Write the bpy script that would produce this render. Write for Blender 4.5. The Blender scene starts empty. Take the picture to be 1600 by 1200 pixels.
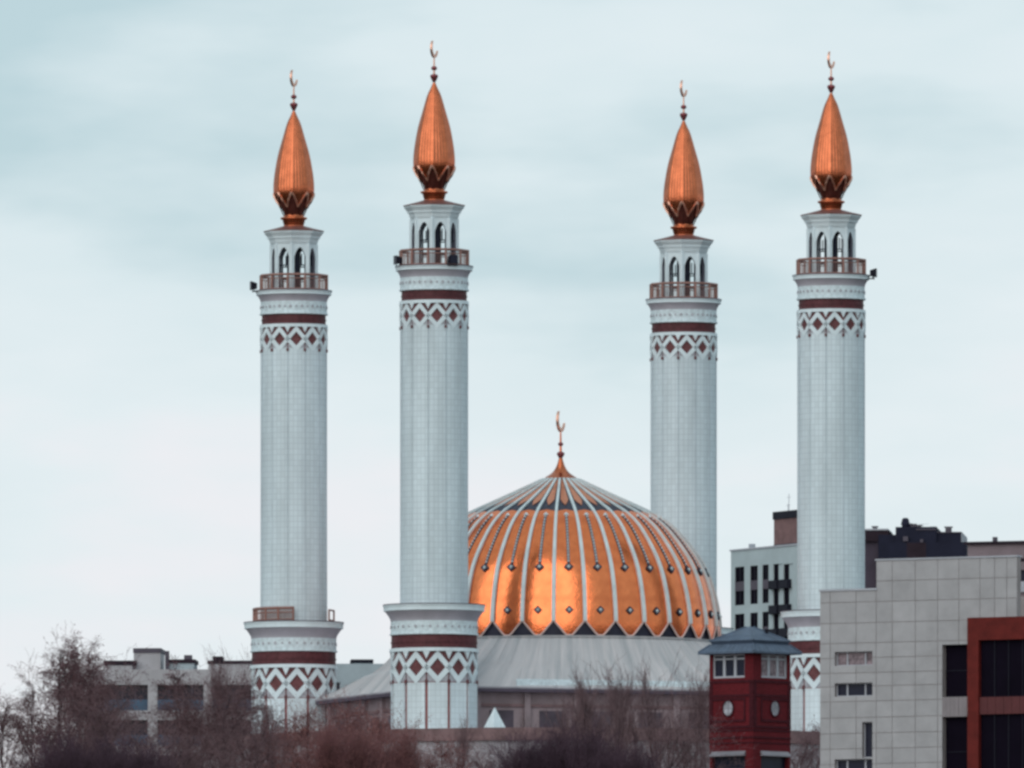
import bpy, math, random
import numpy as np
from math import sin, cos, pi, radians as R
from mathutils import Vector

# ------------------------------------------------------------------ camera, sky, sun, exposure
F = 29250.0          # focal length in photo pixels (photo is 1600 wide)
YH = 2250.0          # photo row of the horizon (below the frame: rising front lens)
GZ = 36.6            # height of the hill top above the camera
sc = bpy.context.scene
cam = bpy.data.cameras.new('camera')
cam.lens = 36.0 * F / 1600.0
cam.sensor_width = 36.0
cam.shift_y = (YH - 600.0) / 1600.0
cam.clip_start = 1.0
cam.clip_end = 60000.0
co = bpy.data.objects.new('camera', cam)
sc.collection.objects.link(co)
co.rotation_euler = (pi / 2, 0, 0)
sc.camera = co
sc.view_settings.view_transform = 'Standard'
sc.view_settings.look = 'None'
sc.view_settings.gamma = 1.0
sc.view_settings.use_curve_mapping = False
sc.view_settings.exposure = 0.05
sc.cycles.filter_width = 2.9
sc.cycles.max_bounces = 6

SUN_EL, SUN_AZ = R(24), R(205)      # azimuth of the sun from +Y, clockwise: behind the camera, a little left
world = bpy.data.worlds.new("World")
sc.world = world
world.use_nodes = True
nt = world.node_tree
nt.nodes.clear()
N = nt.nodes.new
L = nt.links.new
out = N('ShaderNodeOutputWorld')
sky = N('ShaderNodeTexSky'); sky.sky_type = 'NISHITA'; sky.sun_disc = False
sky.sun_elevation = SUN_EL; sky.sun_rotation = SUN_AZ
bgs = N('ShaderNodeBackground'); bgs.inputs[1].default_value = 0.08
L(sky.outputs[0], bgs.inputs[0])
tc = N('ShaderNodeTexCoord')
mp = N('ShaderNodeMapping'); mp.inputs['Scale'].default_value = (24, 2, 78)
mp.inputs['Location'].default_value = (3.1, 0.0, 1.7)
L(tc.outputs['Generated'], mp.inputs[0])
nz = N('ShaderNodeTexNoise'); nz.inputs['Scale'].default_value = 1.0; nz.inputs['Detail'].default_value = 5
nz.inputs['Roughness'].default_value = 0.5
L(mp.outputs[0], nz.inputs[0])
sep = N('ShaderNodeSeparateXYZ'); L(tc.outputs['Generated'], sep.inputs[0])
# cloud deck: paler towards the horizon, with soft streaks
mr = N('ShaderNodeMapRange'); mr.inputs[1].default_value = 0.079; mr.inputs[2].default_value = 0.038
L(sep.outputs['Z'], mr.inputs[0])
ma = N('ShaderNodeMath'); ma.operation = 'MULTIPLY_ADD'; ma.inputs[1].default_value = 2.7; ma.inputs[2].default_value = -1.32
L(nz.outputs[0], ma.inputs[0])
ad = N('ShaderNodeMath'); ad.operation = 'ADD'; ad.use_clamp = True
L(mr.outputs[0], ad.inputs[0]); L(ma.outputs[0], ad.inputs[1])
cr = N('ShaderNodeValToRGB')
e = cr.color_ramp.elements
e[0].position = 0.0; e[0].color = (0.500, 0.655, 0.712, 1)
e[1].position = 1.0; e[1].color = (0.835, 0.850, 0.895, 1)
m_ = e.new(0.42); m_.color = (0.700, 0.808, 0.852, 1)
m_ = e.new(0.75); m_.color = (0.765, 0.846, 0.888, 1)
L(ad.outputs[0], cr.inputs[0])
bgc = N('ShaderNodeBackground'); bgc.inputs[1].default_value = 1.0
L(cr.outputs[0], bgc.inputs[0])
mx = N('ShaderNodeMixShader'); mx.inputs[0].default_value = 0.92
L(bgs.outputs[0], mx.inputs[1]); L(bgc.outputs[0], mx.inputs[2]); L(mx.outputs[0], out.inputs[0])

sd = bpy.data.lights.new('sun', 'SUN'); sd.energy = 1.3; sd.angle = R(75); sd.color = (1.0, 0.93, 0.85)
so = bpy.data.objects.new('sun', sd); sc.collection.objects.link(so)
sv = Vector((sin(SUN_AZ) * cos(SUN_EL), cos(SUN_AZ) * cos(SUN_EL), sin(SUN_EL)))
so.rotation_euler = sv.to_track_quat('Z', 'Y').to_euler()
so.location = (0, 0, 300)

# ------------------------------------------------------------------ helpers
COL = sc.collection

class MB:
    """collects faces of one mesh"""
    def __init__(s): s.v = []; s.f = []; s.m = []; s.s = []
    def add(s, vs, fs, mi=0, smooth=False):
        b = len(s.v); s.v += [tuple(p) for p in vs]
        for f in fs:
            s.f.append([b + i for i in f]); s.m.append(mi); s.s.append(smooth)
        return s
    def box(s, x0, x1, y0, y1, z0, z1, mi=0):
        vs = [(x, y, z) for z in (z0, z1) for y in (y0, y1) for x in (x0, x1)]
        return s.add(vs, [(0, 2, 3, 1), (4, 5, 7, 6), (0, 1, 5, 4), (2, 6, 7, 3), (0, 4, 6, 2), (1, 3, 7, 5)], mi)
    def lathe(s, prof, seg=48, phase=0.0, mi=0, smooth=False, cx=0, cy=0, cap_top=False, cap_bot=False):
        """prof: list of (r, z) going upwards"""
        n = len(prof); vs = []
        for r, z in prof:
            for k in range(seg):
                a = phase + 2 * pi * k / seg
                vs.append((cx + r * sin(a), cy - r * cos(a), z))
        fs = []
        for i in range(n - 1):
            for k in range(seg):
                k2 = (k + 1) % seg
                fs.append((i * seg + k, i * seg + k2, (i + 1) * seg + k2, (i + 1) * seg + k))
        s.add(vs, fs, mi, smooth)
        b = len(s.v) - len(vs)
        if cap_top: s.f.append([b + (n - 1) * seg + k for k in range(seg)]); s.m.append(mi); s.s.append(False)
        if cap_bot: s.f.append([b + k for k in reversed(range(seg))]); s.m.append(mi); s.s.append(False)
        return s
    def bar(s, p, q, r0, r1=None, seg=6, mi=0):
        r1 = r0 if r1 is None else r1
        p = Vector(p); q = Vector(q); d = (q - p).normalized()
        a = d.orthogonal().normalized(); b = d.cross(a)
        vs = [p + (a * cos(2 * pi * k / seg) + b * sin(2 * pi * k / seg)) * r0 for k in range(seg)]
        vs += [q + (a * cos(2 * pi * k / seg) + b * sin(2 * pi * k / seg)) * r1 for k in range(seg)]
        fs = [(k, (k + 1) % seg, seg + (k + 1) % seg, seg + k) for k in range(seg)]
        fs += [tuple(reversed(range(seg))), tuple(range(seg, 2 * seg))]
        return s.add(vs, fs, mi)
    def mesh(s, name, mats):
        me = bpy.data.meshes.new(name)
        me.from_pydata(s.v, [], s.f)
        for m in (mats if isinstance(mats, (list, tuple)) else [mats]): me.materials.append(m)
        me.polygons.foreach_set('material_index', s.m)
        me.polygons.foreach_set('use_smooth', s.s)
        me.update()
        return me
    def build(s, name, mats, parent=None, loc=None):
        o = bpy.data.objects.new(name, s.mesh(name, mats))
        COL.objects.link(o)
        if parent: o.parent = parent
        if loc: o.location = loc
        return o

def thing(name, label, cat, loc=(0, 0, 0), rz=0.0, group=None):
    o = bpy.data.objects.new(name, None); COL.objects.link(o)
    o.empty_display_size = 1.0
    o.location = loc; o.rotation_euler = (0, 0, rz)
    o['label'] = label; o['category'] = cat
    if group: o['group'] = group
    return o

def sub(name, parent, label=None):
    o = bpy.data.objects.new(name, None); COL.objects.link(o); o.parent = parent
    return o

def copy_tree(o, parent=None):
    c = o.copy(); COL.objects.link(c); c.parent = parent
    for ch in list(o.children): copy_tree(ch, c)
    return c

# ------------------------------------------------------------------ materials
def mat(name, col, rough=0.7, metal=0.0, var=0.12, scale=0.6, spec=0.3, bump=0.0, bscale=6.0, streak=None, second=None, radial=False):
    """procedural material: base colour broken up by noise (stains with their own shape), optional vertical streaks"""
    m = bpy.data.materials.new(name); m.use_nodes = True
    t = m.node_tree; b = t.nodes['Principled BSDF']
    b.inputs['Roughness'].default_value = rough
    b.inputs['Metallic'].default_value = metal
    b.inputs['Specular IOR Level'].default_value = spec
    c = t.nodes.new('ShaderNodeTexCoord')
    n = t.nodes.new('ShaderNodeTexNoise'); n.inputs['Scale'].default_value = scale; n.inputs['Detail'].default_value = 6
    n.inputs['Roughness'].default_value = 0.6
    src = c.outputs['Object']
    if not radial:  # every copy gets its own stains
        oi = t.nodes.new('ShaderNodeObjectInfo'); va = t.nodes.new('ShaderNodeVectorMath'); va.operation = 'MULTIPLY_ADD'
        va.inputs[1].default_value = (0.37, 0.41, 0.0); t.links.new(oi.outputs['Location'], va.inputs[0]); t.links.new(src, va.inputs[2]); src = va.outputs[0]
    if radial:      # streaks that run down a round roof
        s_ = t.nodes.new('ShaderNodeSeparateXYZ'); t.links.new(src, s_.inputs[0])
        at = t.nodes.new('ShaderNodeMath'); at.operation = 'ARCTAN2'
        t.links.new(s_.outputs['X'], at.inputs[0]); t.links.new(s_.outputs['Y'], at.inputs[1])
        cb = t.nodes.new('ShaderNodeCombineXYZ'); t.links.new(at.outputs[0], cb.inputs[0]); t.links.new(s_.outputs['Z'], cb.inputs[2])
        src = cb.outputs[0]
    if streak:
        mpn = t.nodes.new('ShaderNodeMapping'); mpn.inputs['Scale'].default_value = streak
        t.links.new(src, mpn.inputs[0]); src = mpn.outputs[0]
    t.links.new(src, n.inputs['Vector'])
    rmp = t.nodes.new('ShaderNodeValToRGB')
    lo = [x * (1 - var * 2) for x in col]; hi = [min(1, x * (1 + var * 2)) for x in col]
    if second: hi = second
    rmp.color_ramp.elements[0].position = 0.3; rmp.color_ramp.elements[0].color = (*lo, 1)
    rmp.color_ramp.elements[1].position = 0.7; rmp.color_ramp.elements[1].color = (*hi, 1)
    t.links.new(n.outputs[0], rmp.inputs[0]); t.links.new(rmp.outputs[0], b.inputs['Base Color'])
    if bump > 0:
        n2 = t.nodes.new('ShaderNodeTexNoise'); n2.inputs['Scale'].default_value = bscale; n2.inputs['Detail'].default_value = 3
        t.links.new(c.outputs['Object'], n2.inputs['Vector'])
        bp = t.nodes.new('ShaderNodeBump'); bp.inputs['Strength'].default_value = bump; bp.inputs['Distance'].default_value = 0.1
        t.links.new(n2.outputs[0], bp.inputs['Height']); t.links.new(bp.outputs[0], b.inputs['Normal'])
    return m

def clad_mat(name, col, joint, bw, bh, mortar, rough=0.55, radius=None, var=0.04, offset=0.0, spec=0.3):
    """panels with joints: brick texture on (along, height); round bodies use angle*radius"""
    m = bpy.data.materials.new(name); m.use_nodes = True
    t = m.node_tree; b = t.nodes['Principled BSDF']
    b.inputs['Roughness'].default_value = rough; b.inputs['Specular IOR Level'].default_value = spec
    c = t.nodes.new('ShaderNodeTexCoord'); s = t.nodes.new('ShaderNodeSeparateXYZ'); t.links.new(c.outputs['Object'], s.inputs[0])
    cb = t.nodes.new('ShaderNodeCombineXYZ')
    if radius:
        at = t.nodes.new('ShaderNodeMath'); at.operation = 'ARCTAN2'
        t.links.new(s.outputs['Y'], at.inputs[0]); t.links.new(s.outputs['X'], at.inputs[1])
        ml = t.nodes.new('ShaderNodeMath'); ml.operation = 'MULTIPLY'; ml.inputs[1].default_value = radius
        t.links.new(at.outputs[0], ml.inputs[0]); t.links.new(ml.outputs[0], cb.inputs[0])
    else:
        add = t.nodes.new('ShaderNodeMath'); add.operation = 'ADD'
        t.links.new(s.outputs['X'], add.inputs[0]); t.links.new(s.outputs['Y'], add.inputs[1])
        t.links.new(add.outputs[0], cb.inputs[0])
    t.links.new(s.outputs['Z'], cb.inputs[1])
    br = t.nodes.new('ShaderNodeTexBrick'); br.offset = offset; br.squash = 1.0
    br.inputs['Scale'].default_value = 1.0
    br.inputs['Brick Width'].default_value = bw; br.inputs['Row Height'].default_value = bh
    br.inputs['Mortar Size'].default_value = mortar; br.inputs['Mortar Smooth'].default_value = 0.1
    br.inputs['Color1'].default_value = (*[x * (1 - var) for x in col], 1)
    br.inputs['Color2'].default_value = (*[min(1, x * (1 + var)) for x in col], 1)
    br.inputs['Mortar'].default_value = (*joint, 1)
    t.links.new(cb.outputs[0], br.inputs['Vector'])
    n = t.nodes.new('ShaderNodeTexNoise'); n.inputs['Scale'].default_value = 0.35; n.inputs['Detail'].default_value = 5
    mpn = t.nodes.new('ShaderNodeMapping'); mpn.inputs['Scale'].default_value = (2.2, 2.2, 0.25)
    oi = t.nodes.new('ShaderNodeObjectInfo'); va = t.nodes.new('ShaderNodeVectorMath'); va.operation = 'MULTIPLY_ADD'
    va.inputs[1].default_value = (0.37, 0.41, 0.0); t.links.new(oi.outputs['Location'], va.inputs[0]); t.links.new(c.outputs['Object'], va.inputs[2])
    t.links.new(va.outputs[0], mpn.inputs[0]); t.links.new(mpn.outputs[0], n.inputs['Vector'])
    mrn = t.nodes.new('ShaderNodeMapRange'); mrn.inputs[1].default_value = 0.3; mrn.inputs[2].default_value = 0.7
    mrn.inputs[3].default_value = 0.84; mrn.inputs[4].default_value = 1.07
    t.links.new(n.outputs[0], mrn.inputs[0])
    mxn = t.nodes.new('ShaderNodeMix'); mxn.data_type = 'RGBA'; mxn.blend_type = 'MULTIPLY'; mxn.inputs[0].default_value = 1.0
    t.links.new(br.outputs['Color'], mxn.inputs[6]); t.links.new(mrn.outputs[0], mxn.inputs[7])
    t.links.new(mxn.outputs[2], b.inputs['Base Color'])
    return m

M_WHITE = mat('white_stone', (0.69, 0.78, 0.825), 0.6, var=0.05, scale=0.8)
M_SHAFT = clad_mat('white_cladding', (0.68, 0.775, 0.825), (0.53, 0.61, 0.66), 0.3534, 0.45, 0.022, radius=2.7)
M_PANEL = clad_mat('white_base_cladding', (0.72, 0.81, 0.86), (0.56, 0.63, 0.67), 0.4, 0.45, 0.02, radius=3.4)
M_SOFFIT = mat('shaded_cove', (0.43, 0.41, 0.465), 0.7, var=0.06)  # grey purple shade under the ledges is put into the cove colour
M_SEAM = mat('grey_seam', (0.52, 0.58, 0.63), 0.7, var=0.08)
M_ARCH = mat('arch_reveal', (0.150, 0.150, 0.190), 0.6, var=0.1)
M_FRIEZE = mat('frieze_stone', (0.65, 0.745, 0.79), 0.65, var=0.10, scale=3.5)
M_RED = mat('maroon_band', (0.105, 0.030, 0.036), 0.6, var=0.15, scale=2.5)
M_REDLAT = mat('red_brown_ground', (0.145, 0.052, 0.056), 0.65, var=0.18, scale=2.0)
M_REDSTRIPE = mat('red_groove', (0.30, 0.12, 0.12), 0.6, var=0.12, scale=2.5)
M_GUSSET = mat('grey_ornament', (0.42, 0.42, 0.46), 0.7, var=0.16, scale=5)
M_COPPER = mat('copper_leaf', (0.55, 0.155, 0.072), 0.22, metal=1.0, var=0.10, scale=1.6, bump=0.10, bscale=5)
M_GOLD = mat('golden_sheet', (0.94, 0.228, 0.086), 0.17, metal=1.0, var=0.10, scale=1.1, bump=0.16, bscale=5.0)
M_GOLDUP = mat('brown_copper_sheet', (0.72, 0.25, 0.13), 0.35, metal=1.0, var=0.1, scale=1.5)
M_CALYX = mat('dark_copper', (0.16, 0.05, 0.04), 0.45, metal=0.8, var=0.15, scale=2)
M_RAIL = mat('copper_rail', (0.31, 0.165, 0.14), 0.5, metal=0.2, var=0.1)
M_LEDGETOP = mat('dark_flashing', (0.10, 0.08, 0.11), 0.6, var=0.1)
M_CAPROOF = mat('brown_copper_roof', (0.20, 0.085, 0.075), 0.5, metal=0.3, var=0.12, scale=2)
M_DARK = mat('dark_navy_sheet', (0.032, 0.032, 0.055), 0.5, var=0.15)
M_RIB = mat('pale_rib', (0.62, 0.69, 0.71), 0.5, var=0.06, scale=1.5)
M_TRIM = mat('pinkish_trim', (0.60, 0.45, 0.42), 0.5, var=0.08)
M_FIN = mat('finial_brass', (0.72, 0.40, 0.30), 0.35, metal=0.9, var=0.08)
M_FINDK = mat('finial_dark_ball', (0.26, 0.07, 0.08), 0.4, metal=0.6, var=0.08)
M_ZINC = mat('weathered_zinc', (0.47, 0.49, 0.52), 0.6, var=0.14, scale=0.6, streak=(30, 1, 0.25), second=(0.62, 0.58, 0.59), radial=True)
M_WALLDK = mat('brown_wall', (0.29, 0.225, 0.240), 0.8, var=0.12, scale=0.5)
M_SPANDK = mat('mauve_pane', (0.085, 0.065, 0.085), .5, var=.15)
M_BRICKRED = mat('podium_brick', (0.20, 0.125, 0.130), 0.8, var=0.15, scale=1.0)
M_PALECON = mat('pale_concrete', (0.36, 0.34, 0.37), 0.8, var=0.12, scale=0.4)
M_GLASS = mat('dark_glass', (0.014, 0.015, 0.032), 0.3, var=0.1, spec=0.22)
M_VOID = mat('unlit_opening', (0.006, 0.004, 0.010), 0.7, var=0.1, spec=0.04)
M_BLACK = mat('black_metal', (0.016, 0.016, 0.026), 0.6, spec=.12, var=0.1)

# ------------------------------------------------------------------ terrain
def sstep(a, b, x):
    t = max(0.0, min(1.0, (x - a) / (b - a))); return t * t * (3 - 2 * t)
def ground_h(x, y):
    h = -1.7 + (GZ + 1.7) * sstep(620, 1120, y + 30 * sin(x * 0.011))
    h += 1.2 * sin(x * 0.021 + 1.3) * sin(y * 0.017) * sstep(300, 700, y) * (1 - sstep(1120, 1220, y))
    return h
xs = [-20000, -6000, -2500, -1200, -600] + list(range(-400, 401, 40)) + [600, 1200, 2500, 6000, 20000]
ys = [-9000, -2500, -600, -100, 0, 100, 250, 400, 520] + list(range(600, 1260, 30)) + [1320, 1500, 1800, 2400, 4000, 9000, 22000]
g = MB()
vs = [(x, y, ground_h(x, y)) for y in ys for x in xs]
nx = len(xs)
g.add(vs, [(j * nx + i, j * nx + i + 1, (j + 1) * nx + i + 1, (j + 1) * nx + i) for j in range(len(ys) - 1) for i in range(nx - 1)], 0, True)
M_GROUND = mat('autumn_ground', (0.075, 0.060, 0.050), 0.95, var=0.22, scale=0.05, spec=0.1)
go = g.build('ground', M_GROUND); go['kind'] = 'structure'

# ------------------------------------------------------------------ generic shapes
def catmull(pts, per=6):
    P = [np.array(p, float) for p in pts]; P = [2 * P[0] - P[1]] + P + [2 * P[-1] - P[-2]]
    o = []
    for i in range(1, len(P) - 2):
        for j in range(per):
            t = j / per
            o.append(0.5 * ((2 * P[i]) + (-P[i-1] + P[i+1]) * t + (2*P[i-1] - 5*P[i] + 4*P[i+1] - P[i+2]) * t*t + (-P[i-1] + 3*P[i] - 3*P[i+1] + P[i+2]) * t**3))
    o.append(P[-2]); return [tuple(x) for x in o]

def crescent(mb, cx, cz, r, yaw, mi=0):
    """moon with its opening up and to the right, seen half edge-on"""
    op = R(57); tips = R(66); th = 0.07 * r + 0.03
    n = 22; ring = []
    for i in range(n + 1):
        a = op + tips + (2 * pi - 2 * tips) * i / n
        f = sin(pi * i / n) ** 0.8
        ro = r; ri = r * (1 - 0.30 * f - 0.02)
        ring.append((a, ro, ri))
    vs = []
    for a, ro, ri in ring:
        for rr in (ro, ri):
            for s_ in (-th, th):
                u = rr * cos(a); z = cz + rr * sin(a)
                vs.append((cx + u * cos(yaw) - s_ * sin(yaw), u * sin(yaw) + s_ * cos(yaw), z))
    fs = []
    for i in range(n):
        b = i * 4; c = b + 4
        fs += [(b, b+1, c+1, c), (b+2, c+2, c+3, b+3), (b, c, c+2, b+2), (b+1, b+3, c+3, c+1)]
    fs += [(0, 2, 3, 1), (n*4, n*4+1, n*4+3, n*4+2)]
    mb.add(vs, fs, mi)

def ball(mb, r, z, squash=0.8, mi=0):
    prof = [(max(0.001, r * sin(pi * i / 8)), z - r * squash * cos(pi * i / 8)) for i in range(9)]
    mb.lathe(prof, 14, 0, mi, True)

# ------------------------------------------------------------------ minaret
PXM = 1 / 19.78
def mz(y): return (YH - y) * PXM - GZ
PH = R(-10)      # one vertex of the twelve-sided shaft

def poly_at(mb, fn):
    for k in range(12): fn(k, PH + R(15) + R(30) * k)

def facet_pt(phi, apo, u, z, outw):
    k = (apo + outw) / apo
    uu = u * k; d = apo + outw
    return (d * sin(phi) + uu * cos(phi), -d * cos(phi) + uu * sin(phi), z)

def prism_on_facet(mb, phi, apo, poly, t, mi=0):
    n = len(poly)
    vs = [facet_pt(phi, apo, u, z, -0.02) for u, z in poly] + [facet_pt(phi, apo, u, z, t) for u, z in poly]
    fs = [tuple(n + i for i in range(n)), tuple(reversed(range(n)))] + [(i, (i + 1) % n, n + (i + 1) % n, n + i) for i in range(n)]
    mb.add(vs, fs, mi)

def lattice_band(root, hw, yt, yb):
    Rv = hw * PXM; apo = (Rv - 0.10) * cos(R(15)); w = (Rv - 0.10) * sin(R(15))
    zt, zb = mz(yt), mz(yb); H = zt - zb
    kn = MB(); kn.lathe([(Rv - 0.10, zb), (Rv - 0.10, zt)], 12, PH)
    bars = MB(); gus = MB()
    zc_t = zt - 0.10 * H; zc_m = zt - 0.55 * H; zc_b = zb + 0.04 * H
    hb = 0.128 * H
    for k in range(12):
        phi = PH + R(15) + R(30) * k
        for sg in (-1, 1):
            for (a, b) in ((zc_t, zc_m), (zc_b, zc_m)):
                poly = [(0, a - hb), (sg * w, b - hb), (sg * w, b + hb), (0, a + hb)]
                if sg < 0: poly.reverse()
                prism_on_facet(bars, phi, apo, poly, 0.12)
            poly = [(sg * 0.12 * w, zb - 0.03), (sg * w * 0.93, zb - 0.03), (sg * w * 0.93, zc_m - hb * 1.5), (sg * 0.12 * w, zc_b + 0.02)]
            if sg < 0: poly.reverse()
            prism_on_facet(gus, phi, apo, poly, 0.035)
        # small white pendant in each upper triangle
        a = PH + R(30) * k
        pz = zt; pw = 0.16 * w * 2.0
        p = [(Rv + 0.0) * sin(a), -(Rv + 0.0) * cos(a)]
        c, s_ = cos(a), sin(a)
        def q(u, o, z): return (p[0] + u * c + o * s_, p[1] + u * s_ - o * c, z)
        vs = [q(-pw, 0.0, zt), q(pw, 0.0, zt), q(0, 0.0, zt - 0.26 * H), q(-pw, -0.2, zt), q(pw, -0.2, zt), q(0, -0.2, zt - 0.26 * H)]
        bars.add(vs, [(0, 2, 1), (3, 4, 5), (0, 1, 4, 3), (1, 2, 5, 4), (2, 0, 3, 5)])
        # dark square under each triangle
    for k in range(12):
        a = PH + R(30) * k
        s0 = 0.045 * H
        p = (Rv * sin(a), -Rv * cos(a)); c, s_ = cos(a), sin(a)
        vs = []
        for z in (zb - 0.07 * H, zb + 0.06 * H):
            for u in (-s0, s0):
                for o in (-0.15, 0.03): vs.append((p[0] + u * c + o * s_, p[1] + u * s_ - o * c, z))
        kn.add(vs, [(0, 1, 3, 2), (4, 6, 7, 5), (0, 4, 5, 1), (2, 3, 7, 6), (1, 5, 7, 3), (0, 2, 6, 4)])
    band = kn.build('lattice_band', M_REDLAT, root)
    bars.build('lattice', M_WHITE, band)
    gus.build('gusset', M_GUSSET, band)
    return band

def arch_wall(mb, phi, apo, W, z0, z1, aw, zs, za, t, mi=0):
    """one side of the octagonal lantern with a pointed opening"""
    n = 8; arch = [(-aw, z0 + 0.1)]
    arch += [(-aw + aw * i / n, zs + (za - zs) * (1 - (1 - i / n) ** 1.9) ) for i in range(n + 1)]
    arch += [(aw * i / n, zs + (za - zs) * (1 - (i / n) ** 1.9)) for i in range(1, n + 1)]
    arch += [(aw, z0 + 0.1)]
    top = [(u, z1) for u, z in arch]
    def P(u, z, o): return ((apo + o) * sin(phi) + u * cos(phi), -(apo + o) * cos(phi) + u * sin(phi), z)
    for o in (0, -t):
        m = len(arch)
        vs = [P(u, z, o) for u, z in arch] + [P(u, z, o) for u, z in top]
        fs = [(i, i + 1, m + i + 1, m + i) for i in range(1, m - 2)]
        WW = W if o == 0 else W * (apo - t) / apo
        vs += [P(-WW, z0, o), P(-WW, z1, o), P(WW, z0, o), P(WW, z1, o), P(-aw, z0, o), P(aw, z0, o)]
        b = 2 * m
        fs += [(b, b + 4, m, b + 1), (b + 5, b + 2, b + 3, 2 * m - 1), (b + 4, b + 5, m - 1, 0)]
        mb.add(vs, fs, mi)
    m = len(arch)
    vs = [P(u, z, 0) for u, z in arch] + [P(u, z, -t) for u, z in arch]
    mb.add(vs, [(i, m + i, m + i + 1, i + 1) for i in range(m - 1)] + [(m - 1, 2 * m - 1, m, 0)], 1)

def make_minaret():
    root = thing('minaret', 'x', 'minaret', group='minarets around the copper dome')
    q = PXM
    def P(lst): return [(hw * q, mz(y)) for y, hw in lst]
    # base below the lower lattice: white panels over a red core showing as grooves
    core = MB(); core.lathe([(66.5 * q, -1.0), (66.5 * q, mz(1066))], 12, PH)
    base = core.build('base', M_REDSTRIPE, root)
    pan = MB(); apo = 66.5 * q * cos(R(15)); w = 66.5 * q * sin(R(15))
    def panel(k, phi):
        a = w * 0.86
        prism_on_facet(pan, phi, apo, [(-a, -1.0), (a, -1.0), (a, mz(1069)), (-a, mz(1069))], 0.12)
    poly_at(pan, panel); pan.build('facing', M_PANEL, base)
    lattice_band(root, 69, 1020, 1067)
    m = MB(); m.lathe(P([(1020, 66), (1020, 70), (1014.5, 69.5), (1014.5, 66)]), 36, PH); m.build('string_course', M_WHITE, root)
    m = MB(); m.lathe(P([(1014.5, 67), (993, 67)]), 36, PH, 0, True)
    m.lathe(P([(1006, 67.4), (1006, 68), (1004, 68), (1004, 67.4)]), 36, PH); m.build('maroon_band', M_RED, root)
    def ledge(hw_rim, hw_fr, ytop, yrim, ycove, yfr):
        m = MB()
        m.lathe(P([(yfr + 1.5, hw_fr - 2), (yfr + 1.5, hw_fr + 1.5), (yfr - 1, hw_fr + 1.5), (yfr - 1, hw_fr), (ycove, hw_fr)]), 36, PH)
        d = m; nn = 36; yd = (yfr * 0.45 + ycove * 0.55)
        for k in range(nn):
            a = 2 * pi * (k + .5) / nn; rr = hw_fr * q * 0.995
            s1 = 0.14 if k % 2 else 0.10
            p = Vector((rr * sin(a), -rr * cos(a), mz(yd))); c, s_ = cos(a), sin(a)
            vs = [(p.x + u * c + o * s_, p.y + u * s_ - o * c, p.z + z) for o in (0, 0.06) for u, z in ((-s1, 0), (0, -s1), (s1, 0), (0, s1))]
            d.add(vs, [(4, 5, 6, 7), (0, 1, 5, 4), (1, 2, 6, 5), (2, 3, 7, 6), (3, 0, 4, 7)], 1)
        d.build('frieze', [M_FRIEZE, M_GUSSET], root)
        cv = []
        for i in range(7):
            t = i / 6
            cv.append((ycove + (yrim - ycove) * t, hw_fr + (hw_rim - 2 - hw_fr) * (1 - cos(t * pi / 2)) ** 0.85))
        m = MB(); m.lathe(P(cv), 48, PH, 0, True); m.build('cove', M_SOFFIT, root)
        m = MB(); m.lathe(P([(yrim, hw_rim - 4), (yrim, hw_rim), (yrim - (yrim - ytop) * 0.55, hw_rim), (ytop + 1, hw_rim + 1), (ytop, hw_rim + 1)]), 48, PH)
        m.lathe(P([(ytop, hw_rim + 1.3), (ytop - 1.5, hw_rim + 1.3), (ytop - 2.2, 30)]), 48, PH, 1)
        m.build('ledge', [M_WHITE, M_LEDGETOP], root)
    ledge(79, 68, 947, 956, 972, 992)
    m = MB(); m.lathe(P([(950, 53.4), (510, 52.8)]), 48, PH, 0, True); m.build('shaft', M_SHAFT, root)
    fl = MB()        # slim corner fillets between the shaft faces
    for k in range(12):
        a = PH + R(30) * k; rr = 53.4 * q
        fl.bar((rr * sin(a), -rr * cos(a), mz(945)), (rr * sin(a), -rr * cos(a), mz(514)), 0.030, seg=5)
    fl.build('corner_fillet', M_SEAM, root)
    lattice_band(root, 54.5, 476, 513)
    m = MB(); m.lathe(P([(476.5, 50), (476.5, 54.5), (471.5, 54), (471.5, 50)]), 36, PH); m.build('string_course', M_WHITE, root)
    m = MB(); m.lathe(P([(471.5, 51), (455, 51)]), 36, PH, 0, True)
    m.lathe(P([(465, 51.3), (465, 51.9), (463, 51.9), (463, 51.3)]), 36, PH); m.build('maroon_band', M_RED, root)
    ledge(60, 53, 418, 424, 435, 454)
    # balcony railing
    rl = MB(); rr = 54 * q; zt, zb = mz(393), mz(418)
    for k in range(12):
        a = PH + R(30) * k; b = a + R(30)
        p = (rr * sin(a), -rr * cos(a)); s = (rr * sin(b), -rr * cos(b))
        rl.bar((*p, zb), (*p, zt + 0.08), 0.09, seg=6)
        rl.bar((*p, zt), (*s, zt), 0.10, seg=6)
        rl.bar((*p, zt - 0.28), (*s, zt - 0.28), 0.045, seg=5)
        rl.bar((*p, zb + 0.12), (*s, zb + 0.12), 0.06, seg=5)
    rail = rl.build('balcony_railing', M_RAIL, root)
    bl = MB()
    for k in range(12):
        a = PH + R(30) * k; b = a + R(30)
        for j in range(1, 9):
            t = j / 9
            x = rr * (sin(a) * (1 - t) + sin(b) * t); y = -rr * (cos(a) * (1 - t) + cos(b) * t)
            bl.bar((x, y, zb + .12), (x, y, zt - .26), 0.022, seg=4)
    bl.build('balusters', M_RAIL, rail)
    # lantern (octagon with pointed arches)
    OC = R(-5); hw = 36.5 * q; apo = hw * cos(pi / 8); W = hw * sin(pi / 8)
    ln = MB()
    for k in range(8):
        arch_wall(ln, OC + pi / 8 + k * pi / 4, apo, W, mz(418), mz(341), 0.47, mz(364), mz(349), 0.22)
    lan = ln.build('lantern', [M_WHITE, M_ARCH], root)
    fr = MB()
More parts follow.
